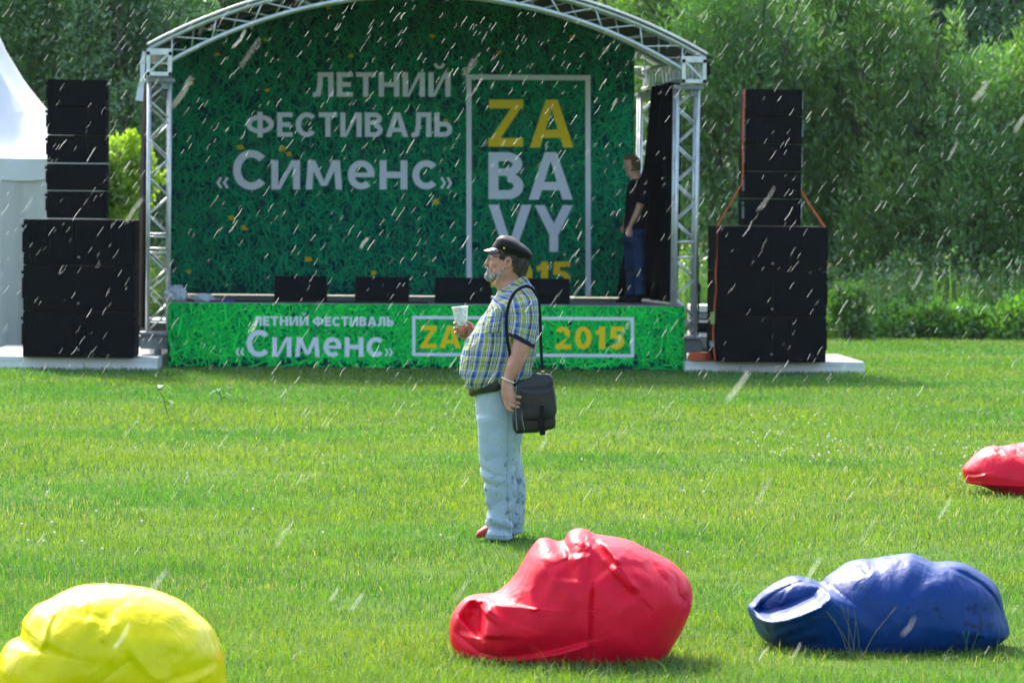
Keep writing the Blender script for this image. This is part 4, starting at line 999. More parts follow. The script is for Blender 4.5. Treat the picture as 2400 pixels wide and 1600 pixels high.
M_red = vinyl('red vinyl', (.80, .001, .030), .44)
M_redf = vinyl('faded red vinyl', (.78, .004, .03), .36)
M_blu = vinyl('blue vinyl', (.001, .040, .20), .38, True)
M_yel = vinyl('yellow vinyl', (.78, .68, .001), .24)
grp = 'bean bags on the lawn'
bag('bean_bag', 'big slumped red bean bag in the middle foreground with one folded corner', 'bean bag', grp, red_out, (1370, 1412), 16.35, .36, red_cr, M_red, 3, seams=[Z4([(1380, 540), (1360, 700), (1360, 900), (1350, 1000), (1370, 1250)])])
Z5 = lambda pts: [(1700 + x / 3.36, 1250 + y / 3.36) for x, y in pts]
blu_out = Z5([(175, 585), (215, 530), (310, 440), (420, 375), (530, 335), (640, 355), (745, 385), (800, 340), (880, 285), (960, 230), (1060, 203), (1150, 200), (1250, 182), (1370, 165), (1465, 155), (1540, 180), (1640, 222), (1790, 220), (1900, 240), (2010, 300), (2110, 375), (2165, 470), (2190, 590), (2235, 770), (2170, 850), (2000, 940), (1700, 1010), (1200, 1060), (800, 1040), (500, 950), (330, 850), (255, 780), (215, 690)])
blu_cr = [('f', Z5([(185, 590), (250, 612), (340, 618), (450, 585), (560, 535), (680, 480), (740, 430), (800, 350)]), .20, 34), ('r', Z5([(200, 590), (250, 618), (340, 624), (450, 592), (560, 545), (680, 492), (750, 432), (810, 352)]), .03, 6), ('k', Z5([(510, 365), (450, 440), (400, 530)]), .03, 6),
          ('v', Z5([(900, 280), (980, 255), (1100, 225)]), .05, 9), ('f', Z5([(810, 350), (960, 310), (1080, 290), (1150, 240)]), .018, 14), ('r', Z5([(520, 360), (450, 450), (400, 540)]), .02, 7),
          ('k', Z5([(1720, 240), (1850, 290), (1990, 370), (2090, 470), (2150, 590), (2170, 700)]), .035, 6), ('k', Z5([(1505, 440), (1520, 600), (1500, 850)]), .010, 6), ('k', Z5([(1580, 440), (1600, 600), (1590, 850)]), .010, 6),
          ('r', Z5([(330, 780), (480, 690), (600, 640)]), .02, 9), ('r', Z5([(400, 850), (560, 760), (700, 720)]), .02, 9), ('k', Z5([(320, 740), (330, 820), (390, 860)]), .03, 9), ('r', Z5([(500, 880), (680, 850), (880, 830)]), .015, 8), ('f', Z5([(1550, 200), (1620, 240), (1720, 250)]), .03, 16), ('k', Z5([(1830, 560), (1930, 550)]), .012, 8), ('k', Z5([(1990, 740), (2050, 735)]), .012, 8)]
bag('bean_bag', 'rain spotted dark blue bean bag lying flat with a hollow folded end', 'bean bag', grp, blu_out, (2050, 1430), 16.95, .34, blu_cr, M_blu, 9, cs=.85, seams=[Z5([(1720, 240), (1850, 290), (1990, 370), (2090, 470), (2150, 590), (2170, 700)])])
Z6 = lambda pts: [(x / 3.92, 1300 + y / 3.92) for x, y in pts]
yel_out = Z6([(-60, 1500), (-40, 1150), (0, 930), (75, 800), (185, 740), (208, 660), (215, 600), (250, 545), (325, 465), (440, 412), (560, 345), (680, 295), (800, 272), (960, 268), (1150, 280), (1350, 308), (1550, 375), (1700, 450), (1820, 550), (1930, 650), (2000, 770), (2055, 900), (2075, 1080), (2080, 1300), (2020, 1500), (1800, 1640), (1400, 1720), (900, 1740), (400, 1700), (60, 1640)])
yel_cr = [('f', Z6([(850, 500), (950, 505), (1040, 540), (1055, 640)]), .03, 24), ('r', Z6([(1000, 680), (1060, 640), (1130, 560), (1200, 540)]), .03, 10), ('r', Z6([(1190, 600), (1260, 690), (1340, 820), (1450, 960), (1620, 1110)]), .03, 10), ('r', Z6([(1480, 660), (1600, 700), (1740, 760), (1850, 830)]), .035, 12),
          ('f', Z6([(600, 430), (540, 560), (520, 700), (470, 820)]), .035, 18), ('v', Z6([(240, 600), (330, 640), (520, 600)]), .04, 16), ('r', Z6([(360, 450), (340, 560), (260, 640)]), .03, 12), ('f', Z6([(1620, 1080), (1800, 1050), (2040, 960)]), .05, 24), ('r', Z6([(1700, 1090), (1900, 1070), (2030, 1030)]), .02, 9),
          ('k', Z6([(1330, 830), (1150, 950), (950, 1130)]), .02, 9), ('r', Z6([(90, 860), (110, 950), (60, 1050)]), .03, 12), ('v', Z6([(180, 760), (110, 850), (20, 950)]), .03, 12), ('r', Z6([(600, 400), (850, 350), (1050, 330)]), .015, 10), ('k', Z6([(1560, 620), (1700, 650), (1900, 700)]), .01, 8)]
bag('bean_bag', 'glossy bright yellow bean bag cut off by the bottom left corner', 'bean bag', grp, yel_out, (265, 1530), 14.6, .38, yel_cr, M_yel, 15, nz=1.1, cs=.42)
Z7 = lambda pts: [(2150 + x / 6.272, 950 + y / 6.272) for x, y in pts]
r2_out = Z7([(665, 950), (690, 890), (760, 810), (870, 700), (990, 620), (1120, 588), (1210, 600), (1330, 580), (1480, 560), (1568, 540), (1800, 500), (2200, 480), (2700, 520), (3100, 640), (3400, 850), (3450, 1100), (3200, 1300), (2500, 1400), (1800, 1400), (1300, 1330), (1000, 1200), (820, 1150), (720, 1130), (685, 1040)])
r2_cr = [('f', Z7([(690, 1010), (800, 1010), (950, 960)]), .03, 9), ('k', Z7([(700, 1040), (760, 1080), (900, 1090)]), .03, 6), ('k', Z7([(1120, 660), (1200, 620)]), .03, 7), ('k', Z7([(1370, 700), (1440, 620)]), .03, 7), ('r', Z7([(760, 880), (1000, 700)]), .01, 8)]
bag('bean_bag', 'more distant red bean bag cut by the right photo edge', 'bean bag', grp, r2_out, (2460, 1130), 26.0, .36, r2_cr, M_redf, 21)
# ------------------------------------------------------------------ people
def loftrings(Y0, secs, n=48, sub=4, ex=2.2, shrink=0.0, egg=.0):
    """sections (Lpx,Lpy, Rpx,Rpy, halfwidth, ycentre) -> rings of points; Catmull interpolated between sections"""
    S = np.array([s_[:6] for s_ in secs], float); K = len(S); out = []
    idx = [(i, j / sub) for i in range(K - 1) for j in range(sub)] + [(K - 1, 0)]
    for i, t in idx:
        p0, p1, p2, p3 = S[max(i - 1, 0)], S[i], S[min(i + 1, K - 1)], S[min(i + 2, K - 1)]
        s_ = .5 * ((2 * p1) + (-p0 + p2) * t + (2 * p0 - 5 * p1 + 4 * p2 - p3) * t * t + (-p0 + 3 * p1 - 3 * p2 + p3) * t ** 3) if t else p1
        Y = Y0 + s_[5]; a = at(s_[0], s_[1], Y); b = at(s_[2], s_[3], Y); c = (a + b) / 2; h = (b - a) / 2; hl = h.length; h = h * ((hl - shrink) / hl); w_ = s_[4] - shrink; r_ = []
        for k in range(n):
            an = 2 * math.pi * k / n; ca, sa = math.cos(an), math.sin(an)
            X = math.copysign(abs(ca) ** (2 / ex), ca); Yy = math.copysign(abs(sa) ** (2 / ex), sa)
            r_.append(c + h * X + Vector((0, -1, 0)) * (w_ * Yy * (1 - egg * max(0, -X) ** 1.5)))
        out.append(r_)
    return out
def ringuv(rings, v0=0.0, u0=0.0):
    out = []; v = v0; pc = None
    for r_ in rings:
        c = sum(r_, Vector()) / len(r_)
        if pc is not None: v += (c - pc).length
        pc = c; us = [u0]; 
        for k in range(len(r_)): us.append(us[-1] + (r_[(k + 1) % len(r_)] - r_[k]).length)
        out.append([(x, v) for x in us])
    return out
def wrinkle(mb, amp, f=(9, 9, 16), seed=0, b0=0):
    me = mb.mesh(); nn = [v.normal.copy() for v in me.vertices]
    for i in range(b0, len(mb.v)):
        p = Vector(mb.v[i]); q_ = Vector((p.x * f[0] + seed, p.y * f[1], p.z * f[2]))
        d = noise.noise(q_) * .6 + (abs(noise.noise(q_ * .7 + Vector((5, 3, seed)))) - .25) * 1.1
        mb.v[i] = tuple(p + nn[i] * d * amp)
    bpy.data.meshes.remove(me)
def plaid():
    m = bpy.data.materials.new('plaid cotton'); m.use_nodes = True; n = m.node_tree; N = n.nodes; L = n.links; b = N['Principled BSDF']; b.inputs['Roughness'].default_value = .85; b.inputs['Specular IOR Level'].default_value = .15
    uv = N.new('ShaderNodeUVMap'); sp_ = N.new('ShaderNodeSeparateXYZ'); L.new(uv.outputs[0], sp_.inputs[0])
    YG, W_, BL, NV, BR, LB = (.30, .37, .06), (.56, .60, .56), (.010, .065, .32), (.003, .010, .035), (.035, .03, .03), (.15, .22, .42)
    def ramp(stops):
        r = N.new('ShaderNodeValToRGB'); r.color_ramp.interpolation = 'CONSTANT'; e = r.color_ramp.elements
        e[0].position = 0; e[0].color = (*stops[0][1], 1); e[1].position = stops[1][0]; e[1].color = (*stops[1][1], 1)
        for p, c in stops[2:]:
            x = e.new(p); x.color = (*c, 1)
        return r
    def chan(o, per, stops):
        d = N.new('ShaderNodeMath'); d.operation = 'DIVIDE'; d.inputs[1].default_value = per; L.new(o, d.inputs[0]); f = N.new('ShaderNodeMath'); f.operation = 'FRACT'; L.new(d.outputs[0], f.inputs[0]); r = ramp(stops); L.new(f.outputs[0], r.inputs[0]); return r
    U = chan(sp_.outputs[0], .150, [(0, YG), (.15, W_), (.185, YG), (.21, LB), (.27, BL), (.38, LB), (.42, W_), (.50, NV), (.54, W_), (.57, YG), (.64, LB), (.71, W_), (.75, BR), (.85, LB), (.90, W_), (.93, NV), (.955, W_)])
    Vv = chan(sp_.outputs[1], .120, [(0, YG), (.16, W_), (.20, LB), (.36, BL), (.44, LB), (.50, W_), (.54, YG), (.70, BR), (.76, LB), (.84, W_), (.88, NV), (.91, YG)])
    mx = N.new('ShaderNodeMix'); mx.data_type = 'RGBA'; mx.inputs[0].default_value = .36; L.new(U.outputs[0], mx.inputs[6]); L.new(Vv.outputs[0], mx.inputs[7]); L.new(mx.outputs[2], b.inputs['Base Color'])
    tc = N.new('ShaderNodeTexCoord'); nz = N.new('ShaderNodeTexNoise'); nz.inputs['Scale'].default_value = 22; nz.inputs['Detail'].default_value = 4; L.new(tc.outputs['Object'], nz.inputs['Vector'])
    bp = N.new('ShaderNodeBump'); bp.inputs['Strength'].default_value = .8; bp.inputs['Distance'].default_value = .03; L.new(nz.outputs[0], bp.inputs['Height']); L.new(bp.outputs[0], b.inputs['Normal']); return m
def skinmat(name, c1, c2):
    m = mat(name, c1, .5, spec=.35, col2=c2, vscale=14, bump=.12, bscale=60); b = m.node_tree.nodes['Principled BSDF']; b.inputs['Subsurface Weight'].default_value = .12; b.inputs['Subsurface Radius'].default_value = (.012, .004, .002); return m
M_skin = skinmat('skin', (.46, .20, .135), (.56, .29, .205))
M_plaid = plaid()
M_denim = mat('washed denim', (.30, .40, .475), .85, spec=.1, col2=(.42, .52, .575), vscale=5, bump=.2, bscale=90)
M_capm = mat('black wool', (.003, .0035, .005), .6, spec=.25, var=.2, vscale=20, bump=.15, bscale=90)
M_leather = mat('black leather', (.0055, .009, .012), .40, spec=.5, var=.6, vscale=12, bump=.25, bscale=18)
M_hair = mat('grey brown hair', (.018, .013, .010), .85, col2=(.075, .058, .045), vscale=60, bump=.5, bscale=120, stretch=(1, 1, .3))
M_beard = mat('grey beard', (.15, .13, .11), .9, spec=.1, col2=(.58, .54, .49), vscale=70, bump=.7, bscale=110, stretch=(1, 1, .35))
M_navy = mat('navy cotton', (.012, .018, .05), .85, spec=.15, bump=.2)
M_gold = mat('gold button', (.75, .55, .12), .25, 1)
M_glass = mat('dark wire', (.05, .03, .03), .3, .6)
M_shoe = mat('red shoe', (.42, .02, .02), .55, var=.2, vscale=20)
M_braid = mat('black cord', (.012, .012, .015), .4)
MY = 22.0
man = thing('person', 'bearded man in black peaked cap, plaid shirt and pale jeans holding a cup', 'person', gnd(1175, 1266))
mp = lambda px, py, y=0.0: at(px, py, MY + y)
k4 = 1 / 400.0
# --- body: one continuous skin
torso = [(1166, 690, 1229, 650, .075, 0), (1157, 701, 1243, 667, .13, 0), (1143, 722, 1256, 686, .20, 0), (1130, 740, 1262, 716, .222, 0), (1112, 769, 1264, 760, .232, 0), (1092, 798, 1263, 798, .24, 0), (1081, 825, 1258, 829, .245, 0), (1077, 856, 1250, 858, .245, 0), (1080, 880, 1245, 878, .238, 0), (1090, 900, 1241, 888, .222, 0), (1106, 915, 1238, 893, .205, 0)]
head = [(1172, 562, 1206, 568, .040, 0), (1160, 570, 1222, 578, .062, 0), (1152, 581, 1230, 590, .073, 0), (1147, 594, 1237, 600, .079, 0), (1149, 603, 1238, 611, .079, 0), (1146, 612, 1237, 619, .080, 0), (1145, 622, 1235, 627, .080, 0), (1144, 632, 1232, 634, .077, 0), (1143, 642, 1229, 641, .071, 0), (1146, 652, 1228, 647, .062, 0), (1154, 661, 1228, 652, .056, 0), (1161, 670, 1229, 655, .06, 0), (1165, 680, 1232, 660, .066, 0), (1166, 694, 1236, 672, .075, 0)]
mb = MB()
mb.rings(loftrings(MY, torso, shrink=.012)); mb.rings(loftrings(MY, head, ex=2.25, egg=.30))
mb.rings(loftrings(MY, [(1106, 905, 1236, 890, .19, 0), (1115, 938, 1230, 935, .18, 0), (1122, 985, 1222, 985, .17, 0)]))
for y_, L_, R_ in ((-.095, 1128, 1208), (.105, 1145, 1222)):
    mb.rings(loftrings(MY, [(L_, 975, R_, 975, .085, y_), (L_ + 4, 1060, R_ - 4, 1060, .075, y_), (L_ + 14, 1130, R_ - 8, 1130, .06, y_), (L_ + 20, 1170, R_ - 12, 1170, .055, y_), (L_ + 24, 1235, R_ - 24, 1235, .04, y_), (L_ - 2, 1259, R_ - 20, 1259, .042, y_)]))
# nose, brow, cheeks, lips, ear
mb.tube([mp(1149, 600), mp(1145.5, 607), mp(1141.5, 614), mp(1139, 618.5)], [.008, .0085, .010, .0115], 12)
for s_ in (-1, 1):
    mb.ell(mp(1143.5, 619, s_ * .010), (.011, .0075, .0075)); mb.ell(mp(1149.5, 596, s_ * .027), (.008, .024, .007))
    mb.ell(mp(1163, 618, s_ * .030), (.036, .034, .036)); mb.ell(mp(1170, 636, s_ * .040), (.042, .030, .040)); mb.ell(mp(1158, 628, s_ * .022), (.030, .030, .030))
    ex_ = mp(1191, 615, s_ * .086)
    Re = Matrix.Rotation(R(8), 3, 'Y') @ Matrix.Rotation(R(s_ * 14), 3, 'Z')
    mb.ell(ex_ + Vector((.002, -s_ * .004, 0)), (.016, .004, .028), rot=Re)
    hp = []
    for a in range(-60, 235, 14): hp.append(ex_ + Re @ Vector((.019 * math.cos(R(a)), s_ * .006, .031 * math.sin(R(a)))))
    mb.tube(hp, .0050, 8); mb.tube([ex_ + Re @ Vector((.011 * math.cos(R(a)), s_ * .004, .004 + .017 * math.sin(R(a)))) for a in range(20, 220, 20)], .0035, 8); mb.ell(mp(1186, 626, s_ * .083), (.009, .007, .011)); mb.ell(mp(1184, 617, s_ * .084), (.006, .007, .008))
mb.ell(mp(1145.5, 630, 0), (.011, .022, .005)); mb.ell(mp(1146.5, 635, 0), (.011, .020, .006)); mb.ell(mp(1149, 646), (.022, .028, .022))
# near arm
mb.tube([mp(1230, 722, -.19), mp(1230, 745, -.225), mp(1226, 790, -.26), mp(1223, 812, -.27), mp(1213, 838, -.285), mp(1203, 862, -.295), mp(1194, 882, -.30), mp(1190, 893, -.30)], [.045, .052, .052, .055, .050, .044, .035, .031], 20)
def finger(pts, r0, r1): mb.tube([mp(*p) for p in pts], [r0 + (r1 - r0) * i / (len(pts) - 1) for i in range(len(pts))], 10)
mb.tube([mp(1190, 890, -.30), mp(1189, 903, -.305), mp(1192, 918, -.312), mp(1197, 932, -.318)], [(.033, .024), (.036, .024), (.040, .023), (.034, .020)], 18)
mb.ell(mp(1186, 925, -.305), (.026, .02, .045), rot=Matrix.Rotation(R(-18), 3, 'Y'))
finger([(1200, 925, -.318), (1210, 929, -.328), (1220, 930.5, -.334), (1228, 929.5, -.336), (1232, 928, -.334)], .0115, .0085)
finger([(1195, 933, -.318), (1203, 941, -.330), (1212, 943.5, -.334), (1219, 944.5, -.328)], .0115, .009)
finger([(1190, 938, -.316), (1198, 949, -.328), (1209, 953, -.333), (1219, 953.5, -.326)], .0118, .009)
finger([(1185, 940, -.312), (1189, 953, -.320), (1198, 961, -.325), (1207, 963, -.318)], .0110, .0088)
finger([(1182, 925, -.292), (1184, 942, -.285), (1189, 956, -.285), (1197, 962, -.29)], .0125, .010)
for kx, ky, kd in ((1201, 927, -.327), (1196, 935, -.327), (1191, 943, -.325), (1186, 947, -.320)): mb.ell(mp(kx, ky, kd), (.010, .008, .010))
# far arm and hand round the cup
mb.tube([mp(1228, 725, .18), mp(1215, 755, .23), mp(1190, 800, .27), mp(1160, 800, .235), mp(1130, 792, .18), mp(1118, 786, .155)], [.045, .05, .050, .042, .033, .029], 18)
mb.tube([mp(1120, 786, .155), mp(1110, 780, .148), mp(1101, 774, .145), mp(1095, 770, .150)], [(.026, .033), (.024, .040), (.021, .042), (.016, .036)], 18)
mb.ell(mp(1103, 766, .12), (.020, .022, .026)); mb.ell(mp(1103, 782, .13), (.022, .024, .022))
for i, (py, tip) in enumerate(((757, 1065), (768.5, 1065.5), (779, 1067.5))):
    finger([(1100, py + 3, .165), (1088, py + 1, .178), (1074, py, .172), (1065.5 + i, py, .150), (tip, py + .5, .125), (tip + 2, py + 1, .098)], .0112, .0092)
finger([(1104, 789, .155), (1094, 790, .160), (1084, 789, .150), (1077, 788, .135)], .0115, .0095)
finger([(1107, 770, .105), (1104, 763, .085), (1100, 757, .078), (1096, 756, .074)], .0135, .0100)
body = fused(mb, 'body', M_skin, man, vox=.0036, smooth=2)
# --- jeans
mb = MB()
mb.rings(loftrings(MY, [(1104, 902, 1238, 888, .205, 0), (1112, 920, 1236, 905, .205, 0), (1113, 940, 1234, 940, .20, 0), (1114, 965, 1230, 965, .20, 0), (1118, 985, 1227, 985, .195, 0), (1119, 1003, 1226, 1003, .19, 0)]))
mb.rings(loftrings(MY, [(1117, 975, 1226, 975, .10, -.098), (1120, 1022, 1225, 1022, .104, -.098), (1122, 1063, 1215, 1058, .102, -.10), (1126, 1095, 1208, 1090, .099, -.10), (1130, 1115, 1210, 1119, .099, -.10), (1136, 1129, 1211, 1132, .097, -.10), (1133, 1142, 1211, 1148, .094, -.10), (1137, 1165, 1208, 1165, .090, -.10), (1142, 1192, 1203, 1193, .086, -.10), (1136, 1217, 1200, 1214, .089, -.10), (1138, 1228, 1199, 1230, .085, -.10), (1143, 1236, 1198, 1240, .082, -.10), (1139, 1250, 1201, 1252, .090, -.10), (1138, 1259, 1203, 1262, .092, -.10)]))
mb.rings(loftrings(MY, [(1125, 975, 1228, 975, .10, .10), (1135, 1022, 1225, 1022, .102, .105), (1143, 1063, 1219, 1058, .098, .11), (1148, 1100, 1226, 1095, .095, .11), (1150, 1137, 1231, 1137, .092, .115), (1153, 1165, 1231, 1165, .088, .115), (1157, 1193, 1230, 1193, .085, .115), (1160, 1215, 1227, 1213, .087, .115), (1160, 1230, 1228, 1229, .082, .115), (1162, 1249, 1223, 1249, .086, .115)]))
def jd(p, n_):
    # p is in the world: folds at crotch, knees and stacked at the ankles
    z = p.z; a = 0
    a += .0068 * (abs(noise.noise(Vector((p.x * 7 + z * 5, p.y * 5, z * 12)))) * 2 - .4) * (.7 + 1.2 * (z < .26) + .9 * max(0, 1 - abs(z - .42) / .12))
    a += .0025 * noise.noise(Vector((p.x * 14 + z * 9, p.y * 10, z * 20)))
    if z < .15: a += .004 * math.sin((z * 1.0 + p.x * .5) * 80)
    return a
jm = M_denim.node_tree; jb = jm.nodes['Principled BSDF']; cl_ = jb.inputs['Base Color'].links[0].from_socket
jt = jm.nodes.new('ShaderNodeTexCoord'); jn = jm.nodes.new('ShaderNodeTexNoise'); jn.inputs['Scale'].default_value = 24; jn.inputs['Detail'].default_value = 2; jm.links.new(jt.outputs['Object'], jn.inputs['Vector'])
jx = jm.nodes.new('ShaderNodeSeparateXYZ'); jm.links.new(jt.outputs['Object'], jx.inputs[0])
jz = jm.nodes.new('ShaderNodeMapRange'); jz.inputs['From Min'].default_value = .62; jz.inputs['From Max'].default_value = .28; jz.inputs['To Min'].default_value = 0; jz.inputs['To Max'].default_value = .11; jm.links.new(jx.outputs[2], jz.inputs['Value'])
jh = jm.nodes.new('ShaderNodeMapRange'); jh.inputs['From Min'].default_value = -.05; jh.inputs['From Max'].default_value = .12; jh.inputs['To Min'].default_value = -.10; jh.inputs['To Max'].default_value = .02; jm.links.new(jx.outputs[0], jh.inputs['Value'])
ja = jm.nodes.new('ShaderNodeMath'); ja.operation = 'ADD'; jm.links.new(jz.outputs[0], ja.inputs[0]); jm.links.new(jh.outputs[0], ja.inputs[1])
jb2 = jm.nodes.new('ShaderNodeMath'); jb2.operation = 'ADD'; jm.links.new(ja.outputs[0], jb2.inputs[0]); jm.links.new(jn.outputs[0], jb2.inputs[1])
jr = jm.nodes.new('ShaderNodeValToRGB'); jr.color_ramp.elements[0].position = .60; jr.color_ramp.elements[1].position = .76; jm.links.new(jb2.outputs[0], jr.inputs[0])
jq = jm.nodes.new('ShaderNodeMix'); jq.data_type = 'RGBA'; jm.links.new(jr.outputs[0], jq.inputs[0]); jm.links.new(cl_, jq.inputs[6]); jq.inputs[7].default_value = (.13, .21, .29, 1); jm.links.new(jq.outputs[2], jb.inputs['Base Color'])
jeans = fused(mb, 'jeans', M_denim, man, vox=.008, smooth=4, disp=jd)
seam = [(1196, 960, -.297), (1191, 1000, -.206), (1190, 1040, -.206), (1189, 1080, -.205), (1188, 1120, -.203), (1188, 1160, -.195), (1190, 1200, -.190), (1190, 1240, -.190)]
from mathutils.bvhtree import BVHTree
M_stitch = mat('denim seam', (.20, .29, .36), .9, spec=.1)
def caster(o):
    Mi_ = world_of(o.parent); t_ = BVHTree.FromPolygons([Mi_ @ v.co for v in o.data.vertices], [tuple(p.vertices) for p in o.data.polygons])
    def f(px, py, off):
        d = ray(px, py).normalized(); h = t_.ray_cast(Vector((0, 0, CAMH)), d); return (h[0] if h[0] else mp(px, py, -.2)) - d * off
    return f
onj = caster(jeans)
def sew(pts, r_=.0016, n_=40):
    q_ = []; P_ = np.array(pts, float)
    for i in range(n_ + 1):
        t = i / n_ * (len(P_) - 1); k = min(int(t), len(P_) - 2); p = P_[k] * (1 - (t - k)) + P_[k + 1] * (t - k); q_.append(onj(p[0], p[1], .0008))
    mb = MB(); mb.tube(q_, r_, 6); mb.build('seam', M_stitch, man, smooth=True)
sew([(1190, 960), (1190, 1040), (1188, 1120), (1191, 1190), (1196, 1250)])
sew([(1172, 921), (1176, 940), (1184, 955), (1192, 963)], .003, 14)
sew([(1139, 1252), (1160, 1255), (1180, 1256), (1202, 1256)], .0018, 20)
# --- shoes
mb = MB()
for (xt, xh, y_, pz) in ((1117, 1180, -.10, 1267), (1140, 1208, .115, 1259)):
    a = gnd(xt, pz); a.y = MY + y_; b = Vector(at(xh, pz, MY + y_)); z0 = .0
    pr = [(0, .018, .020, .032), (.12, .026, .030, .042), (.3, .034, .040, .050), (.55, .044, .045, .046), (.8, .048, .048, .040), (1, .040, .04, .034)]; rg = []
    for t, hz, cz, wd in pr:
        c = Vector((a.x + (b.x - a.x) * t, MY + y_, .02 + cz)); rg.append([c + Vector((0, wd * math.cos(2 * math.pi * k / 16), (hz + (cz - hz) * 0) * math.sin(2 * math.pi * k / 16))) for k in range(16)])
    mb2 = MB(); mb2.rings(rg); mb2.build('shoe', M_shoe, man, smooth=True)
# --- shirt with sleeve
mb = MB(); rg = loftrings(MY, torso, n=72, sub=6, ex=2.3); mb.rings(rg, True, True, ringuv(rg)); b1 = len(mb.v)
wrinkle(mb, .012, (8, 6, 9), 2); wrinkle(mb, .010, (16, 10, 20), 9)
for s_ in (-1, 1):
    sl_ = [(1206, 676, 1250, 672, .02, s_ * .150), (1198, 694, 1257, 686, .052, s_ * .178), (1194, 715, 1262, 706, .068, s_ * .200), (1192, 745, 1264, 745, .078, s_ * .222), (1192, 768, 1258, 786, .077, s_ * .238), (1193, 783, 1251, 814, .074, s_ * .246)]
    rg = loftrings(MY, sl_, n=48, sub=6); b0 = len(mb.v); mb.rings(rg, True, False, ringuv(rg, .05, .03))
    r2 = [[c + (p - c) * .90 for p in rg[-1]] for c in [sum(rg[-1], Vector()) / len(rg[-1])]][0]; r3 = [p + Vector((0, 0, .04)) for p in r2]; mb.rings([rg[-1], r2, r3], False, True, ringuv([rg[-1], r2, r3]))
    wrinkle(mb, .009, (12, 12, 14), 5 + s_, b0)
shirt = mb.build('shirt', M_plaid, man, smooth=True)
for s_ in (-1, 1):
    mb = MB(); rg = loftrings(MY, [(1191, 777, 1254, 807, .077, s_ * .243), (1191.5, 781, 1252.5, 812, .079, s_ * .245), (1192, 785, 1251.5, 817, .078, s_ * .247)], n=40, sub=3)
    c = sum(rg[-1], Vector()) / 40; rg.append([c + (p - c) * .93 for p in rg[-1]]); rg.append([p + Vector((0, 0, .03)) for p in rg[-1]]); mb.rings(rg, True, False); wrinkle(mb, .004, (15, 15, 15)); mb.build('sleeve_cuff', M_navy, man, smooth=True)
mb = MB(); rg = loftrings(MY, [(1165, 684, 1228, 645, .072, 0), (1163, 688, 1231, 648, .078, 0), (1159, 696, 1238, 656, .092, 0), (1153, 708, 1243, 667, .118, 0), (1154, 711, 1241, 669, .112, 0)], n=56, sub=4, ex=2.2); rg = [[c + (p - c) * .93 for p in rg[0]] + [] for c in [sum(rg[0], Vector()) / 56]] + rg
mb.rings(rg, False, False, ringuv(rg, .3, .07)); wrinkle(mb, .004, (14, 14, 14)); mb.build('collar', M_plaid, man, smooth=True)
# button placket down the belly
fr = [(1157, 700), (1144, 722), (1131, 740), (1113, 769), (1093, 798), (1082, 825), (1078, 856), (1081, 880), (1091, 900)]
mb = MB(); mb.tube([mp(a + 1.5, b, -.012) for a, b in fr[:5]], [(.004, .020)] * 5, 8); mb.build('placket', M_navy, man, smooth=True)
# chest pocket with flap (laid on the shirt surface by ray casting)
sm = shirt.data; Mi = world_of(man); tri = BVHTree.FromPolygons([Mi @ v.co for v in sm.vertices], [tuple(p.vertices) for p in sm.polygons])
def on_shirt(px, py, off):
    d = ray(px, py).normalized(); h = tri.ray_cast(Vector((0, 0, CAMH)), d); return (h[0] if h[0] else mp(px, py, -.2)) - d * off
def patch(name, quad, off, m, nu=14, nv=10):
    vs = []; us = []
    for lay in (off, 0):
        for i in range(nu + 1):
            for j in range(nv + 1):
                s_, t = i / nu, j / nv; a, b, c, d = [Vector((*q_, 0)) for q_ in quad]; p = (a * (1 - s_) + b * s_) * (1 - t) + (d * (1 - s_) + c * s_) * t; vs.append(on_shirt(p.x, p.y, lay)); us.append((s_ * .14, t * .14))
    k = nv + 1; h = (nu + 1) * k; fs = []; 
    for i in range(nu):
        for j in range(nv): b_ = i * k + j; fs.append([b_, b_ + 1, b_ + k + 1, b_ + k])
    for i in range(nu): fs += [[i * k, i * k + k, h + i * k + k, h + i * k], [i * k + nv, h + i * k + nv, h + i * k + k + nv, i * k + k + nv]]
    for j in range(nv): fs += [[j, h + j, h + j + 1, j + 1], [nu * k + j, nu * k + j + 1, h + nu * k + j + 1, h + nu * k + j]]
    mb = MB(); mb.add(vs, fs, [[us[q_] for q_ in f] if max(f) < h else [us[q_ % h] for q_ in f] for f in fs]); return mb.build(name, m, man, smooth=True)
patch('chest_pocket', [(1143, 739), (1180, 735), (1172, 778), (1136, 782)], .005, M_plaid)
patch('pocket_flap', [(1143, 733), (1181, 729), (1179, 741), (1142, 744)], .009, M_plaid, nv=5)
# --- cap
mb = MB(); rg = loftrings(MY, [(1154, 588, 1233, 619, .083, 0), (1154, 583, 1237, 616, .086, 0), (1155, 577, 1241, 610, .089, 0), (1158, 569, 1248, 601, .106, 0), (1160, 565, 1249, 597, .110, 0), (1163, 559, 1244, 588, .106, 0), (1169, 554, 1230, 575, .090, 0), (1177, 551, 1214, 562, .06, 0), (1186, 551, 1200, 555, .02, 0)], n=56, sub=5, ex=2.1)
mb.rings(rg); wrinkle(mb, .008, (16, 16, 16), 4); mb.build('cap', M_capm, man, smooth=True)
mb = MB(); vs = []; NS, NT = 20, 8
for lay in (0, 1):
    for i in range(NS + 1):
        s_ = -1 + 2 * i / NS
        for j in range(NT + 1):
            t = j / NT; ln = math.sqrt(max(0, 1 - (s_ * .96) ** 2)); x = 1161 - 5 * 0 + (12 * (1 - math.cos(s_ * 1.2))) - 28 * t * ln; y = s_ * .074 * (1 - .12 * t)
            z_ = 578 + 8.5 * t + 10.5 * s_ * s_ + lay * 1.6; vs.append(mp(x, z_, y))
k = NT + 1; h = (NS + 1) * k; fs = []
for i in range(NS):
    for j in range(NT): b = i * k + j; fs += [[b, b + 1, b + k + 1, b + k], [h + b, h + b + k, h + b + k + 1, h + b + 1]]
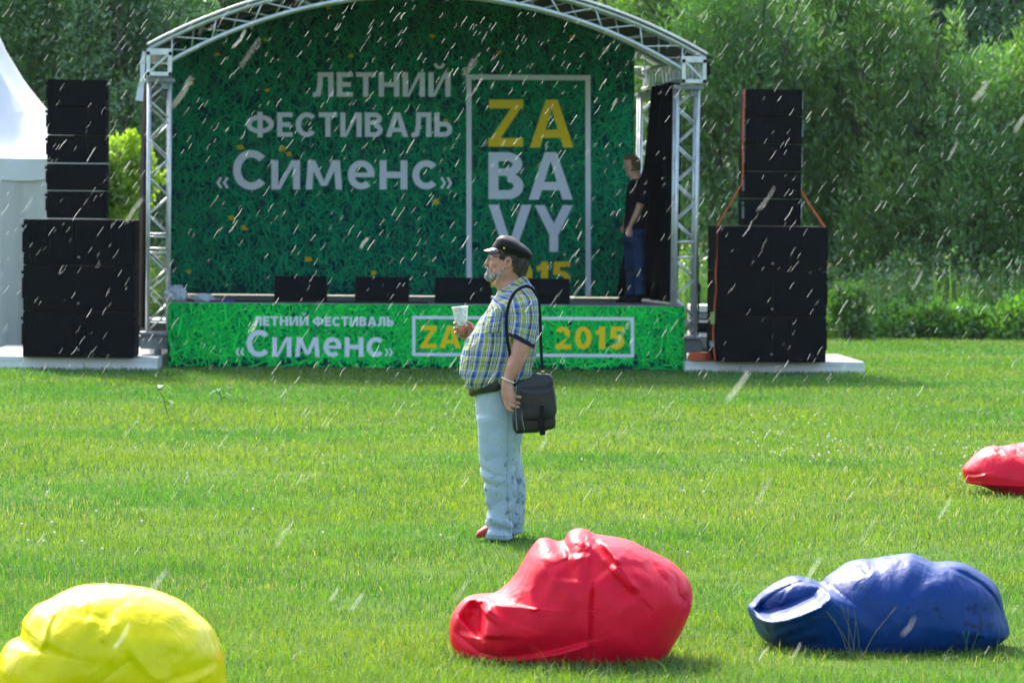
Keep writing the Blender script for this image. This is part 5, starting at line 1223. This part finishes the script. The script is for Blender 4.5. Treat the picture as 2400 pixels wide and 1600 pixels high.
for i in range(NS): b = i * k; fs += [[b, b + k, h + b + k, h + b], [b + NT, h + b + NT, h + b + k + NT, b + k + NT]]
mb.add(vs, fs); mb.build('cap_visor', mat('glossy peak', (.012, .013, .016), .22, spec=.7), man, smooth=True)
mb = MB(); mb.tube([mp(1159 + 12 * (1 - math.cos(a)), 584 + 6.5 * math.sin(a) ** 2, .084 * math.sin(a)) for a in np.linspace(-1.5, 1.5, 26)], .0026, 6); mb.tube([mp(1158 + 12 * (1 - math.cos(a)), 580 + 6.5 * math.sin(a) ** 2, .086 * math.sin(a)) for a in np.linspace(-1.5, 1.5, 26)], .0026, 6); mb.build('cap_cord', M_braid, man, smooth=True)
for s_ in (-1, 1):
    mb = MB(); mb.ell(mp(1182, 582, s_ * .098), (.0065, .005, .0065)); mb.build('cap_button', M_gold, man, smooth=True)
# --- hair and beard
mb = MB(); rg = loftrings(MY, head[2:], ex=2.25, egg=.30, n=96, sub=6, shrink=-.007); vs = [p for r_ in rg for p in r_]; n = 96; fs = []
def hairmask(c):
    d = c - Vector((0, 0, CAMH)); d = CR.transposed() @ d; px = CX + d.x / -d.z * FPX; py = CY - d.y / -d.z * FPX; py -= 0
    if px > 1203 and py < 652 - max(0, (1222 - px)) * .9: return True
    if px > 1171 and py < 606 + .35 * (px - 1171): return True
    return False
for i in range(len(rg) - 1):
    for k in range(n):
        f = [i * n + k, i * n + (k + 1) % n, (i + 1) * n + (k + 1) % n, (i + 1) * n + k]; c = sum((vs[q_] for q_ in f), Vector()) / 4
        if hairmask(c): fs.append(f)
mb.add(vs, fs); me = mb.mesh(True); bm = bmesh.new(); bm.from_mesh(me); bmesh.ops.delete(bm, geom=[v for v in bm.verts if not v.link_faces], context='VERTS'); bm.normal_update()
for v in bm.verts: v.co += v.normal * .004 * noise.noise(v.co * 90)
bmesh.ops.solidify(bm, geom=bm.faces[:], thickness=.008); bm.to_mesh(me); bm.free(); link('hair', me, M_hair, man)
mb = MB(); mb.ell(mp(1147, 646), (.030, .034, .026)); mb.ell(mp(1151, 652), (.030, .034, .020)); mb.ell(mp(1146, 637), (.016, .026, .012))
for s_ in (-1, 1):
    mb.ell(mp(1157, 648, s_ * .026), (.030, .027, .020)); mb.ell(mp(1163, 645, s_ * .040), (.030, .027, .020)); mb.ell(mp(1171, 641, s_ * .050), (.024, .023, .022)); mb.ell(mp(1178, 632, s_ * .060), (.011, .018, .022))
    mb.tube([mp(1140.5, 624.5, s_ * .003), mp(1142, 627, s_ * .018), mp(1147, 633, s_ * .031), mp(1151, 641, s_ * .034)], [.008, .008, .008, .010], 8)
bo_ = fused(mb, 'beard', M_beard, man, vox=.003, smooth=6, disp=lambda p, n_: .0014 * noise.noise(Vector((p.x * 190, p.y * 190, p.z * 70))))
def strands(o, n, ln, wd, dirv, seed):
    r_ = random.Random(seed); me = o.data; bm = bmesh.new(); bm.from_mesh(me); bm.faces.ensure_lookup_table(); fl_ = [f for f in bm.faces]; tot = len(fl_)
    for k in range(n):
        f = fl_[r_.randrange(tot)]; c = f.calc_center_median(); nn = f.normal; d = (nn * .45 + Vector(dirv) + Vector((r_.gauss(0, .3), r_.gauss(0, .3), r_.gauss(0, .3)))).normalized() * ln * r_.uniform(.5, 1.2)
        sd_ = d.cross(nn); sd_ = (sd_ if sd_.length > 1e-6 else Vector((0, 1, 0))).normalized() * wd
        a = bm.verts.new(c - sd_ - nn * .001); b = bm.verts.new(c + sd_ - nn * .001); e = bm.verts.new(c + d); bm.faces.new((a, b, e))
    bm.to_mesh(me); bm.free()
strands(bo_, 3500, .0075, .0009, (-.25, 0, -.9), 3)
strands([c for c in man.children if c.name.startswith('hair')][0], 4000, .012, .0010, (.25, 0, -.9), 4)
for s_ in (-1, 1):
    mb = MB(); mb.tube([mp(1147.5, 591.5, s_ * .014), mp(1147.5, 590.5, s_ * .03), mp(1151, 593, s_ * .045)], [.003, .0035, .002], 6); mb.build('eyebrow', M_hair, man)
    e = mp(1153.5, 604, s_ * .031); mb = MB(); mb.ell(e, (.0125, .0125, .0105)); eo = mb.build('eye', mat('eye white', (.6, .58, .55), .2), man, smooth=True)
    mb = MB(); mb.ell(e + Vector((-.0105, s_ * .002, 0)), (.003, .005, .005), 12); mb.build('iris', mat('iris', (.03, .04, .05), .2), eo, smooth=True)
    mb = MB(); mb.tube([e + Vector((-.0125 * math.cos(a), s_ * .0135 * math.sin(a), .006)) for a in np.linspace(-.3, 1.5, 8)], .0035, 6); mb.tube([e + Vector((-.012 * math.cos(a), s_ * .0135 * math.sin(a), -.008)) for a in np.linspace(-.3, 1.5, 8)], .003, 6); mb.build('eyelid', M_skin, man, smooth=True)
mb = MB()
for s_ in (-1, 1):
    lc = mp(1144.5, 604, s_ * .030)
    mb.tube([lc + Vector((.004 * abs(math.cos(a)), .021 * math.cos(a), .014 * math.sin(a))) for a in np.linspace(0, 6.283, 22)], .0013, 5)
    mb.tube([lc + Vector((.002, s_ * .021, .006)), mp(1149, 601.2, s_ * .068), mp(1170, 601, s_ * .0815), mp(1191, 603.5, s_ * .086)], .0021, 6)
mb.tube([mp(1144, 602, -.009), mp(1143, 601, 0), mp(1144, 602, .009)], .0013, 5); mb.build('glasses', M_glass, man, smooth=True)
mb = MB(); wc = mp(1191, 891, -.299); ax_ = (mp(1186, 900, -.30) - mp(1196, 878, -.298)).normalized(); e1 = ax_.cross(Vector((0, 1, 0))).normalized(); e2 = ax_.cross(e1)
for a in np.linspace(0, 6.283, 30)[:-1]: mb.ell(wc + e1 * .039 * math.cos(a) + e2 * .031 * math.sin(a), (.0055, .0055, .0055), 8)
mb.build('bracelet', mat('silver', (.8, .8, .76), .25, .9), man, smooth=True)

# --- things he carries
pouch = thing('waist_pouch', 'black leather pouch belted under the belly of the capped man', 'pouch', mp(1140, 918, -.2))
def arc_on(pyL, pyR, inset, y0): return None
mb = MB(); rg = []
for t in np.linspace(0, 1, 15):                  # a flat case bent round the front left of the waist
    a = R(178 - 88 * t); c0 = mp(1174, 905, 0); rx_, ry_ = .168, .212
    P0 = c0 + Vector((rx_ * math.cos(a), -ry_ * math.sin(a), -.020 + .048 * t)); nrm = Vector((math.cos(a) / rx_, -math.sin(a) / ry_, 0)).normalized()
    hh = .043 if .06 < t < .97 else .030; th_ = .022 if .06 < t < .97 else .010
    rg.append([P0 + nrm * (th_ * math.copysign(abs(math.cos(b_)) ** .6, math.cos(b_))) + Vector((0, 0, hh * math.copysign(abs(math.sin(b_)) ** .6, math.sin(b_)))) for b_ in np.linspace(0, 6.283, 17)[:-1]])
mb.rings(rg); wrinkle(mb, .004, (12, 12, 12)); mb.build('case', M_leather, pouch, smooth=True)
mb = MB(); rg = []
for a in np.linspace(0, 360, 61)[:-1]:
    a = R(a); c0 = mp(1174, 903, 0); P0 = c0 + Vector((.160 * math.cos(a), -.208 * math.sin(a), .02 + .028 * (1 + math.cos(a)) / 2 - .03 * (1 - math.cos(a)) / 2)); nrm = Vector((math.cos(a), -math.sin(a), 0)); rg.append([P0 + nrm * .004 + Vector((0, 0, .02)), P0 + nrm * .004 - Vector((0, 0, .02)), P0 - nrm * .004 - Vector((0, 0, .02)), P0 - nrm * .004 + Vector((0, 0, .02))])
rg.append(rg[0]); mb.rings(rg, False, False); mb.build('belt', M_leather, pouch)
# shoulder bag
sbag = thing('shoulder_bag', 'black leather shoulder bag hanging at the hip of the capped man', 'bag', mp(1250, 960, -.30))
Z9 = lambda pts: [(1180 + x / 9.8, 860 + y / 9.8) for x, y in pts]
bo = catmull(Z9([(300, 370), (420, 300), (560, 270), (650, 190), (760, 130), (880, 150), (1010, 150), (1090, 190), (1135, 260), (1138, 400), (1165, 480), (1195, 650), (1215, 850), (1222, 1010), (1195, 1140), (1212, 1250), (1200, 1360), (1130, 1420), (960, 1465), (740, 1500), (520, 1510), (370, 1530), (290, 1520), (235, 1440), (205, 1250), (200, 1080), (225, 900), (250, 700), (262, 500)]), 6)
cb = np.array([1250, 945.0]); mb = MB(); rg = []; nb = len(bo)
BY = -.285
for (f, dy) in ((0.0, -.052), (.5, -.052), (.85, -.050), (.94, -.045), (.985, -.034), (1.0, -.018), (1.0, .03), (.97, .045), (.9, .052), (0.0, .052)):
    rg.append([mp(*(cb + (q_ - cb) * max(f, .02)), BY + dy) for q_ in bo])
mb.rings(rg); wrinkle(mb, .006, (10, 10, 12), 3); mb.build('case', M_leather, sbag, smooth=True)
fl = catmull(Z9([(390, 480), (560, 470), (760, 480), (980, 450), (1130, 440), (1175, 600), (1195, 800), (1200, 1000), (1170, 1140), (1050, 1190), (760, 1230), (560, 1230), (440, 1200), (415, 900), (395, 650)]), 4); cf = fl.mean(0)
mb = MB(); mb.rings([[mp(*(cf + (q_ - cf) * f), BY + dy) for q_ in fl] for f, dy in ((.02, -.064), (.6, -.064), (.94, -.062), (1, -.056), (1, -.04))], True, False); wrinkle(mb, .005, (12, 12, 12), 8); mb.build('flap', M_leather, sbag, smooth=True)
mb = MB(); q9 = lambda x, y, d: mp(1180 + x / 9.8, 860 + y / 9.8, BY + d)
for (x0, x1, y0, y1, d) in ((830, 925, 880, 1200, -.070), (790, 945, 1200, 1400, -.074), (835, 960, 1400, 1560, -.06)):
    a, b = q9(x0, y0, d), q9(x1, y1, d); mb.box(((a.x + b.x) / 2, a.y, (a.z + b.z) / 2), (b.x - a.x, .012, a.z - b.z), bev=.002)
mb.build('buckle_strap', M_rubber, sbag)
mb = MB(); mb.tube([q9(300, 430, -.05), q9(270, 700, -.056), q9(285, 1100, -.056), q9(310, 1450, -.05)], .003, 6); mb.tube([q9(430, 1000, -.055), q9(430, 1200, -.056), q9(480, 1440, -.05)], .003, 6); mb.build('zip', M_steel, sbag)
a = q9(905, 95, -.01); mb = MB(); mb.box(a, (.022, .012, .012), bev=.003); mb.build('ring', mat('brass ring', (.6, .5, .3), .3, .9), sbag)
def strap(pts, wd, th_, nm, par):
    P = [mp(*p) for p in pts]; vs = []
    for i, p in enumerate(P):
        d = (P[min(i + 1, len(P) - 1)] - P[max(i - 1, 0)]).normalized(); nrm = Vector((0, -1, 0)) if abs(d.y) < .8 else Vector((0, 0, 1)); x = d.cross(nrm).normalized(); nrm = x.cross(d).normalized()
        vs += [p + x * wd / 2 + nrm * th_, p - x * wd / 2 + nrm * th_, p - x * wd / 2 - nrm * th_, p + x * wd / 2 - nrm * th_]
    mb = MB(); mb.rings([vs[i * 4:i * 4 + 4] for i in range(len(P))]); return mb.build(nm, M_rubber, par)
strap([(1272, 870, -.29), (1270, 850, -.27), (1268, 815, -.235), (1267, 780, -.21), (1266, 745, -.20), (1263, 712, -.205), (1256, 688, -.215), (1246, 675, -.205), (1233, 670, -.20), (1222, 674, -.225), (1208, 683, -.262), (1199, 697, -.285), (1193, 712, -.30), (1189, 730, -.312), (1187, 750, -.318), (1187, 775, -.322), (1190, 800, -.322), (1194, 822, -.312), (1198, 850, -.29), (1202, 880, -.26), (1206, 905, -.26)], .018, .0015, 'strap', sbag)
# beer cups
cup = thing('plastic_cup', 'two nested plastic cups of beer held in the right hand of the man', 'cup', mp(1083, 784, .12))
def lathe(prof, c0, c1, m, nm, par, n=40):
    ax = (c1 - c0).normalized(); e1 = ax.cross(Vector((0, 1, 0))).normalized(); e2 = e1.cross(ax); L = (c1 - c0).length
    mb = MB(); mb.rings([[c0 + ax * (t * L) + e1 * (r_ * math.cos(2 * math.pi * k / n)) + e2 * (r_ * math.sin(2 * math.pi * k / n)) for k in range(n)] for t, r_ in prof], False, False); return mb.build(nm, m, par, smooth=True)
c0, c1 = mp(1083, 784, .12), mp(1078, 719, .12)
M_clear = bpy.data.materials.new('clear plastic'); M_clear.use_nodes = True; b_ = M_clear.node_tree.nodes['Principled BSDF']; b_.inputs['Base Color'].default_value = (.9, .92, .92, 1); b_.inputs['Roughness'].default_value = .08; b_.inputs['Alpha'].default_value = .10
M_frost = mat('frosted printed plastic', (.42, .50, .44), .35, col2=(.92, .93, .90), vscale=75, bump=.3, bscale=80)
M_beer = mat('beer', (.55, .12, .004), .12, spec=.5, coat=.4)
bb = M_beer.node_tree.nodes['Principled BSDF']; bb.inputs['Subsurface Weight'].default_value = .4; bb.inputs['Subsurface Radius'].default_value = (.03, .012, .003)
lathe([(0, .005), (0, .0275), (.02, .029), (.35, .0335), (.92, .0475), (.95, .0500), (.97, .0500), (.975, .047)], c0, c1, M_clear, 'outer_cup', cup)
lathe([(.33, .0), (.33, .0315), (.36, .0328), (.93, .0462), (.935, .0462), (.94, .0490), (.965, .0500), (.975, .0480), (.985, .0475), (1.0, .0500), (1.01, .0490), (1.0, .0465), (.4, .032)], c0, c1, M_frost, 'inner_cup', cup)
lathe([(.04, .0), (.04, .0282), (.325, .0322), (.325, 0)], c0, c1, M_beer, 'beer', cup)

# ------------------------------------------------------------------ stage hand
WY = sp(1480, 702, 1.15); WY = (STW @ WY).y
wp = lambda px, py, y=0.0: at(px, py, WY + y)
wk = thing('person', 'young man in black t-shirt and dark jeans looking down beside the backdrop', 'person', wp(1480, 702))
M_skin2 = skinmat('stage hand skin', (.42, .22, .155), (.50, .28, .20)); M_tee = mat('black jersey', (.003, .003, .004), .9, spec=.15, bump=.3); M_dj = mat('dark denim', (.012, .035, .085), .85, spec=.15, var=.35, vscale=4, bump=.2); M_bh = mat('brown hair', (.09, .055, .03), .8, var=.3, vscale=50, bump=.4)  # stage hand's skin tone is slightly less red than the capped man's
def z8(x, y): return 1400 + x / 3.336, 330 + y / 3.336
def sec8(x0, x1, y, w_, yc=0, dy=0): a = z8(x0, y + dy); b = z8(x1, y - dy); return (*a, *b, w_, yc)
hd = [sec8(225, 285, 112, .05), sec8(212, 312, 130, .07), sec8(207, 327, 155, .078), sec8(212, 332, 185, .078), sec8(218, 333, 212, .074), sec8(228, 333, 235, .066, 0, 6), sec8(240, 335, 255, .058, 0, 12), sec8(255, 335, 275, .056, 0, 16), sec8(262, 345, 300, .062, 0, 14)]
tor = [sec8(262, 345, 290, .07, 0, 14), sec8(248, 372, 315, .15, 0, 14), sec8(240, 390, 345, .20), sec8(228, 400, 400, .21), sec8(220, 402, 470, .20), sec8(212, 398, 560, .18), sec8(208, 385, 640, .175), sec8(210, 372, 700, .175)]
mb = MB(); mb.rings(loftrings(WY, hd, egg=.3)); mb.rings(loftrings(WY, tor, shrink=.012)); mb.rings(loftrings(WY, [sec8(215, 370, 680, .165), sec8(210, 360, 760, .16), sec8(215, 350, 800, .14)]))
for s_, x0, x1 in ((-1, 258, 330), (1, 225, 290)):
    xm = {-1: (306, 318, 322, 330, 332), 1: (262, 260, 262, 265, 262)}[s_]; mb.rings(loftrings(WY, [sec8(xm[0] - 32, xm[0] + 32, 790, .06, s_ * .09), sec8(xm[1] - 28, xm[1] + 28, 870, .055, s_ * .09), sec8(xm[2] - 24, xm[2] + 24, 950, .05, s_ * .09), sec8(xm[3] - 20, xm[3] + 20, 1060, .045, s_ * .09), sec8(xm[4] - 16, xm[4] + 16, 1190, .035, s_ * .09)]))
w8 = lambda x, y, d: wp(*z8(x, y), d)
mb.tube([w8(212, 200, 0), w8(207, 208, 0)], [.010, .013], 8); mb.ell(w8(272, 205, -.08), (.014, .006, .024)); mb.ell(w8(238, 262, 0), (.02, .025, .02))
mb.tube([w8(342, 400, -.20), w8(345, 440, -.225), w8(338, 490, -.24), w8(312, 560, -.22), w8(282, 620, -.20), w8(262, 655, -.19)], [.035, .042, .045, .040, .033, .026], 14)
mb.tube([w8(262, 655, -.19), w8(255, 685, -.19), w8(250, 705, -.19)], [(.025, .03), (.026, .04), (.022, .036)], 12)
for i, (dx, dy) in enumerate(((-18, 50), (-6, 58), (8, 60), (20, 54))): mb.tube([w8(242 + i * 8, 700, -.19), w8(240 + dx * .4 + i * 7, 700 + dy * .5, -.195), w8(246 + dx * .5 + i * 6, 700 + dy * .8, -.17)], [.010, .0095, .008], 8)
mb.tube([w8(235, 680, -.18), w8(226, 700, -.17), w8(226, 718, -.165)], [.012, .011, .009], 8)
mb.tube([w8(290, 400, .18), w8(270, 440, .21), w8(240, 560, .2), w8(222, 640, .12), w8(212, 675, .08)], [.035, .045, .04, .032, .026], 12)
mb.tube([w8(212, 675, .06), w8(202, 690, .03), w8(196, 700, .01)], [(.03, .03), (.034, .03), (.026, .024)], 12)
for i in range(4): mb.tube([w8(196 + i * 3, 682 + i * 9, 0), w8(184 + i * 3, 684 + i * 10, -.02), w8(186 + i * 3, 694 + i * 9, -.035)], [.010, .010, .008], 8)
fused(mb, 'body', M_skin2, wk, vox=.0055, smooth=2)
mb = MB(); mb.rings(loftrings(WY, tor, sub=5))
for s_ in (-1, 1): mb.rings(loftrings(WY, [sec8(300, 360, 312, .03, s_ * .14), sec8(295, 385, 340, .06, s_ * .18), sec8(290, 396, 400, .075, s_ * .21), sec8(298, 392, 450, .075, s_ * .23), sec8(302, 372, 490, .07, s_ * .235, -8)]))
wrinkle(mb, .012, (6, 6, 9), 4); mb.build('t_shirt', M_tee, wk, smooth=True)
mb = MB(); mb.rings(loftrings(WY, [sec8(206, 378, 690, .185), sec8(204, 372, 740, .185), sec8(203, 364, 800, .18)]))
mb.rings(loftrings(WY, [sec8(250, 362, 780, .098, -.09), sec8(262, 370, 860, .095, -.09), sec8(272, 372, 950, .085, -.09), sec8(285, 372, 1040, .08, -.09), sec8(290, 372, 1130, .075, -.09), sec8(288, 375, 1205, .078, -.09)]))
mb.rings(loftrings(WY, [sec8(203, 320, 780, .098, .09), sec8(205, 315, 860, .095, .09), sec8(215, 310, 950, .085, .09), sec8(225, 305, 1040, .08, .09), sec8(228, 300, 1130, .075, .09), sec8(218, 300, 1205, .078, .09)]))
fused(mb, 'jeans', M_dj, wk, vox=.011, smooth=3, disp=lambda p, n_: .012 * (abs(noise.noise(Vector((p.x * 6, p.y * 6, p.z * 14)))) * 2 - .4))
for (x0, x1, y, yy) in ((225, 345, -.09, 1232), (148, 262, .09, 1228)):
    mb = MB(); rg = []
    for t, hz, wd in ((0, .016, .028), (.15, .026, .04), (.4, .038, .048), (.7, .046, .042), (1, .04, .034)):
        c = w8(x0 + (x1 - x0) * t, yy, y); c.z = ZD + .005 + hz; rg.append([c + Vector((0, wd * math.cos(2 * math.pi * k / 14), hz * math.sin(2 * math.pi * k / 14))) for k in range(14)])
    mb.rings(rg); mb.build('shoe', M_rubber, wk, smooth=True)
mb = MB(); rg = loftrings(WY, hd[:6], n=60, sub=5, egg=.3, shrink=-.010); vs = [p for r_ in rg for p in r_]; fs = []
for i in range(len(rg) - 1):
    for k in range(60):
        f = [i * 60 + k, i * 60 + (k + 1) % 60, (i + 1) * 60 + (k + 1) % 60, (i + 1) * 60 + k]; c = sum((vs[q_] for q_ in f), Vector()) / 4; t = i / len(rg); xx = (c.x - wp(*z8(207, 150)).x) / (.19)
        if t < .34 or xx > .45 + .0 * t: fs.append(f)
mb.add(vs, fs); mb.add(rg[0], [list(range(60))]); me = mb.mesh(True); bm = bmesh.new(); bm.from_mesh(me); bmesh.ops.delete(bm, geom=[v for v in bm.verts if not v.link_faces], context='VERTS'); bmesh.ops.remove_doubles(bm, verts=bm.verts[:], dist=.001); bm.normal_update()
for v in bm.verts: v.co += v.normal * .010 * noise.noise(v.co * 40)
bmesh.ops.solidify(bm, geom=bm.faces[:], thickness=.012); bm.to_mesh(me); bm.free(); link('hair', me, M_bh, wk)

# ------------------------------------------------------------------ rain: slanting drops in the air
def rain():
    rs = np.random.RandomState(77); V = []; F = []; n = 6
    dirv = Vector((.52, .10, .80)).normalized()
    for k in range(2500):
        d = (14 + 28.5 * rs.rand() ** .6) if rs.rand() < .985 else 7.5 + 6 * rs.rand(); px = -60 + 2520 * rs.rand(); py = -60 + 1720 * rs.rand() ** 1.25
        if d > 20 and 1050 < px < 1320 and 540 < py < 1280 and d > 21.2 and d < 22.8: continue
        p = at(px, py, d)
        if p.z < .15: continue
        L = .064 * (.55 + .7 * rs.rand()); r = .0005 + .00065 * rs.rand() * (1 + (d < 14)); dv = (dirv + Vector((rs.randn() * .05, 0, rs.randn() * .03))).normalized(); x = dv.cross(Vector((0, 1, 0))).normalized(); y = dv.cross(x); b = len(V)
        bow = rs.randn() * .0035
        for t, f in ((-.5, .25), (-.42, .8), (0, 1), (.42, .8), (.5, .25)):
            c = p + dv * (L * t) + x * (bow * (1 - 4 * t * t))
            V += [c + x * (r * f * math.cos(a)) + y * (r * f * math.sin(a)) for a in np.arange(n) * 2 * math.pi / n]
        for i in range(4):
            for j in range(n): F.append((b + i * n + j, b + i * n + (j + 1) % n, b + (i + 1) * n + (j + 1) % n, b + (i + 1) * n + j))
    m = bpy.data.materials.new('rain drop'); m.use_nodes = True; nt_ = m.node_tree; N = nt_.nodes; L_ = nt_.links
    for x in list(N): N.remove(x)
    o = N.new('ShaderNodeOutputMaterial'); a = N.new('ShaderNodeBsdfTranslucent'); d_ = N.new('ShaderNodeBsdfDiffuse'); g = N.new('ShaderNodeBsdfGlossy'); g.inputs['Roughness'].default_value = .25; t = N.new('ShaderNodeBsdfTransparent')
    a.inputs[0].default_value = (.95, .95, .90, 1); d_.inputs[0].default_value = (.9, .9, .88, 1)
    m1 = N.new('ShaderNodeMixShader'); m1.inputs[0].default_value = .4; L_.new(a.outputs[0], m1.inputs[1]); L_.new(d_.outputs[0], m1.inputs[2])
    m2 = N.new('ShaderNodeMixShader'); m2.inputs[0].default_value = .3; L_.new(m1.outputs[0], m2.inputs[1]); L_.new(g.outputs[0], m2.inputs[2])
    m3 = N.new('ShaderNodeMixShader'); m3.inputs[0].default_value = .50; L_.new(m2.outputs[0], m3.inputs[1]); L_.new(t.outputs[0], m3.inputs[2]); L_.new(m3.outputs[0], o.inputs[0])
    me = np_mesh(np.array([tuple(v) for v in V]), np.array(F), smooth=True)
    setp(link('rain', me, m), 'slanting raindrops falling through the air over the whole field', 'rain', kind='stuff')
rain()

# ------------------------------------------------------------------ rain haze
mb = MB(); mb.box((0, 130, 29), (320, 330, 60)); hz = mb.build('haze', None or mat('x', (1, 1, 1)))
hm = bpy.data.materials.new('rain haze'); hm.use_nodes = True; nn_ = hm.node_tree
for x in list(nn_.nodes): nn_.nodes.remove(x)
ho = nn_.nodes.new('ShaderNodeOutputMaterial'); pv = nn_.nodes.new('ShaderNodeVolumePrincipled'); pv.inputs['Density'].default_value = .00011; pv.inputs['Color'].default_value = (.82, .88, .92, 1); pv.inputs['Anisotropy'].default_value = 0
nn_.links.new(pv.outputs[0], ho.inputs['Volume']); hz.data.materials.clear(); hz.data.materials.append(hm); setp(hz, 'pale rain haze hanging in the air over the field', 'haze', kind='stuff')
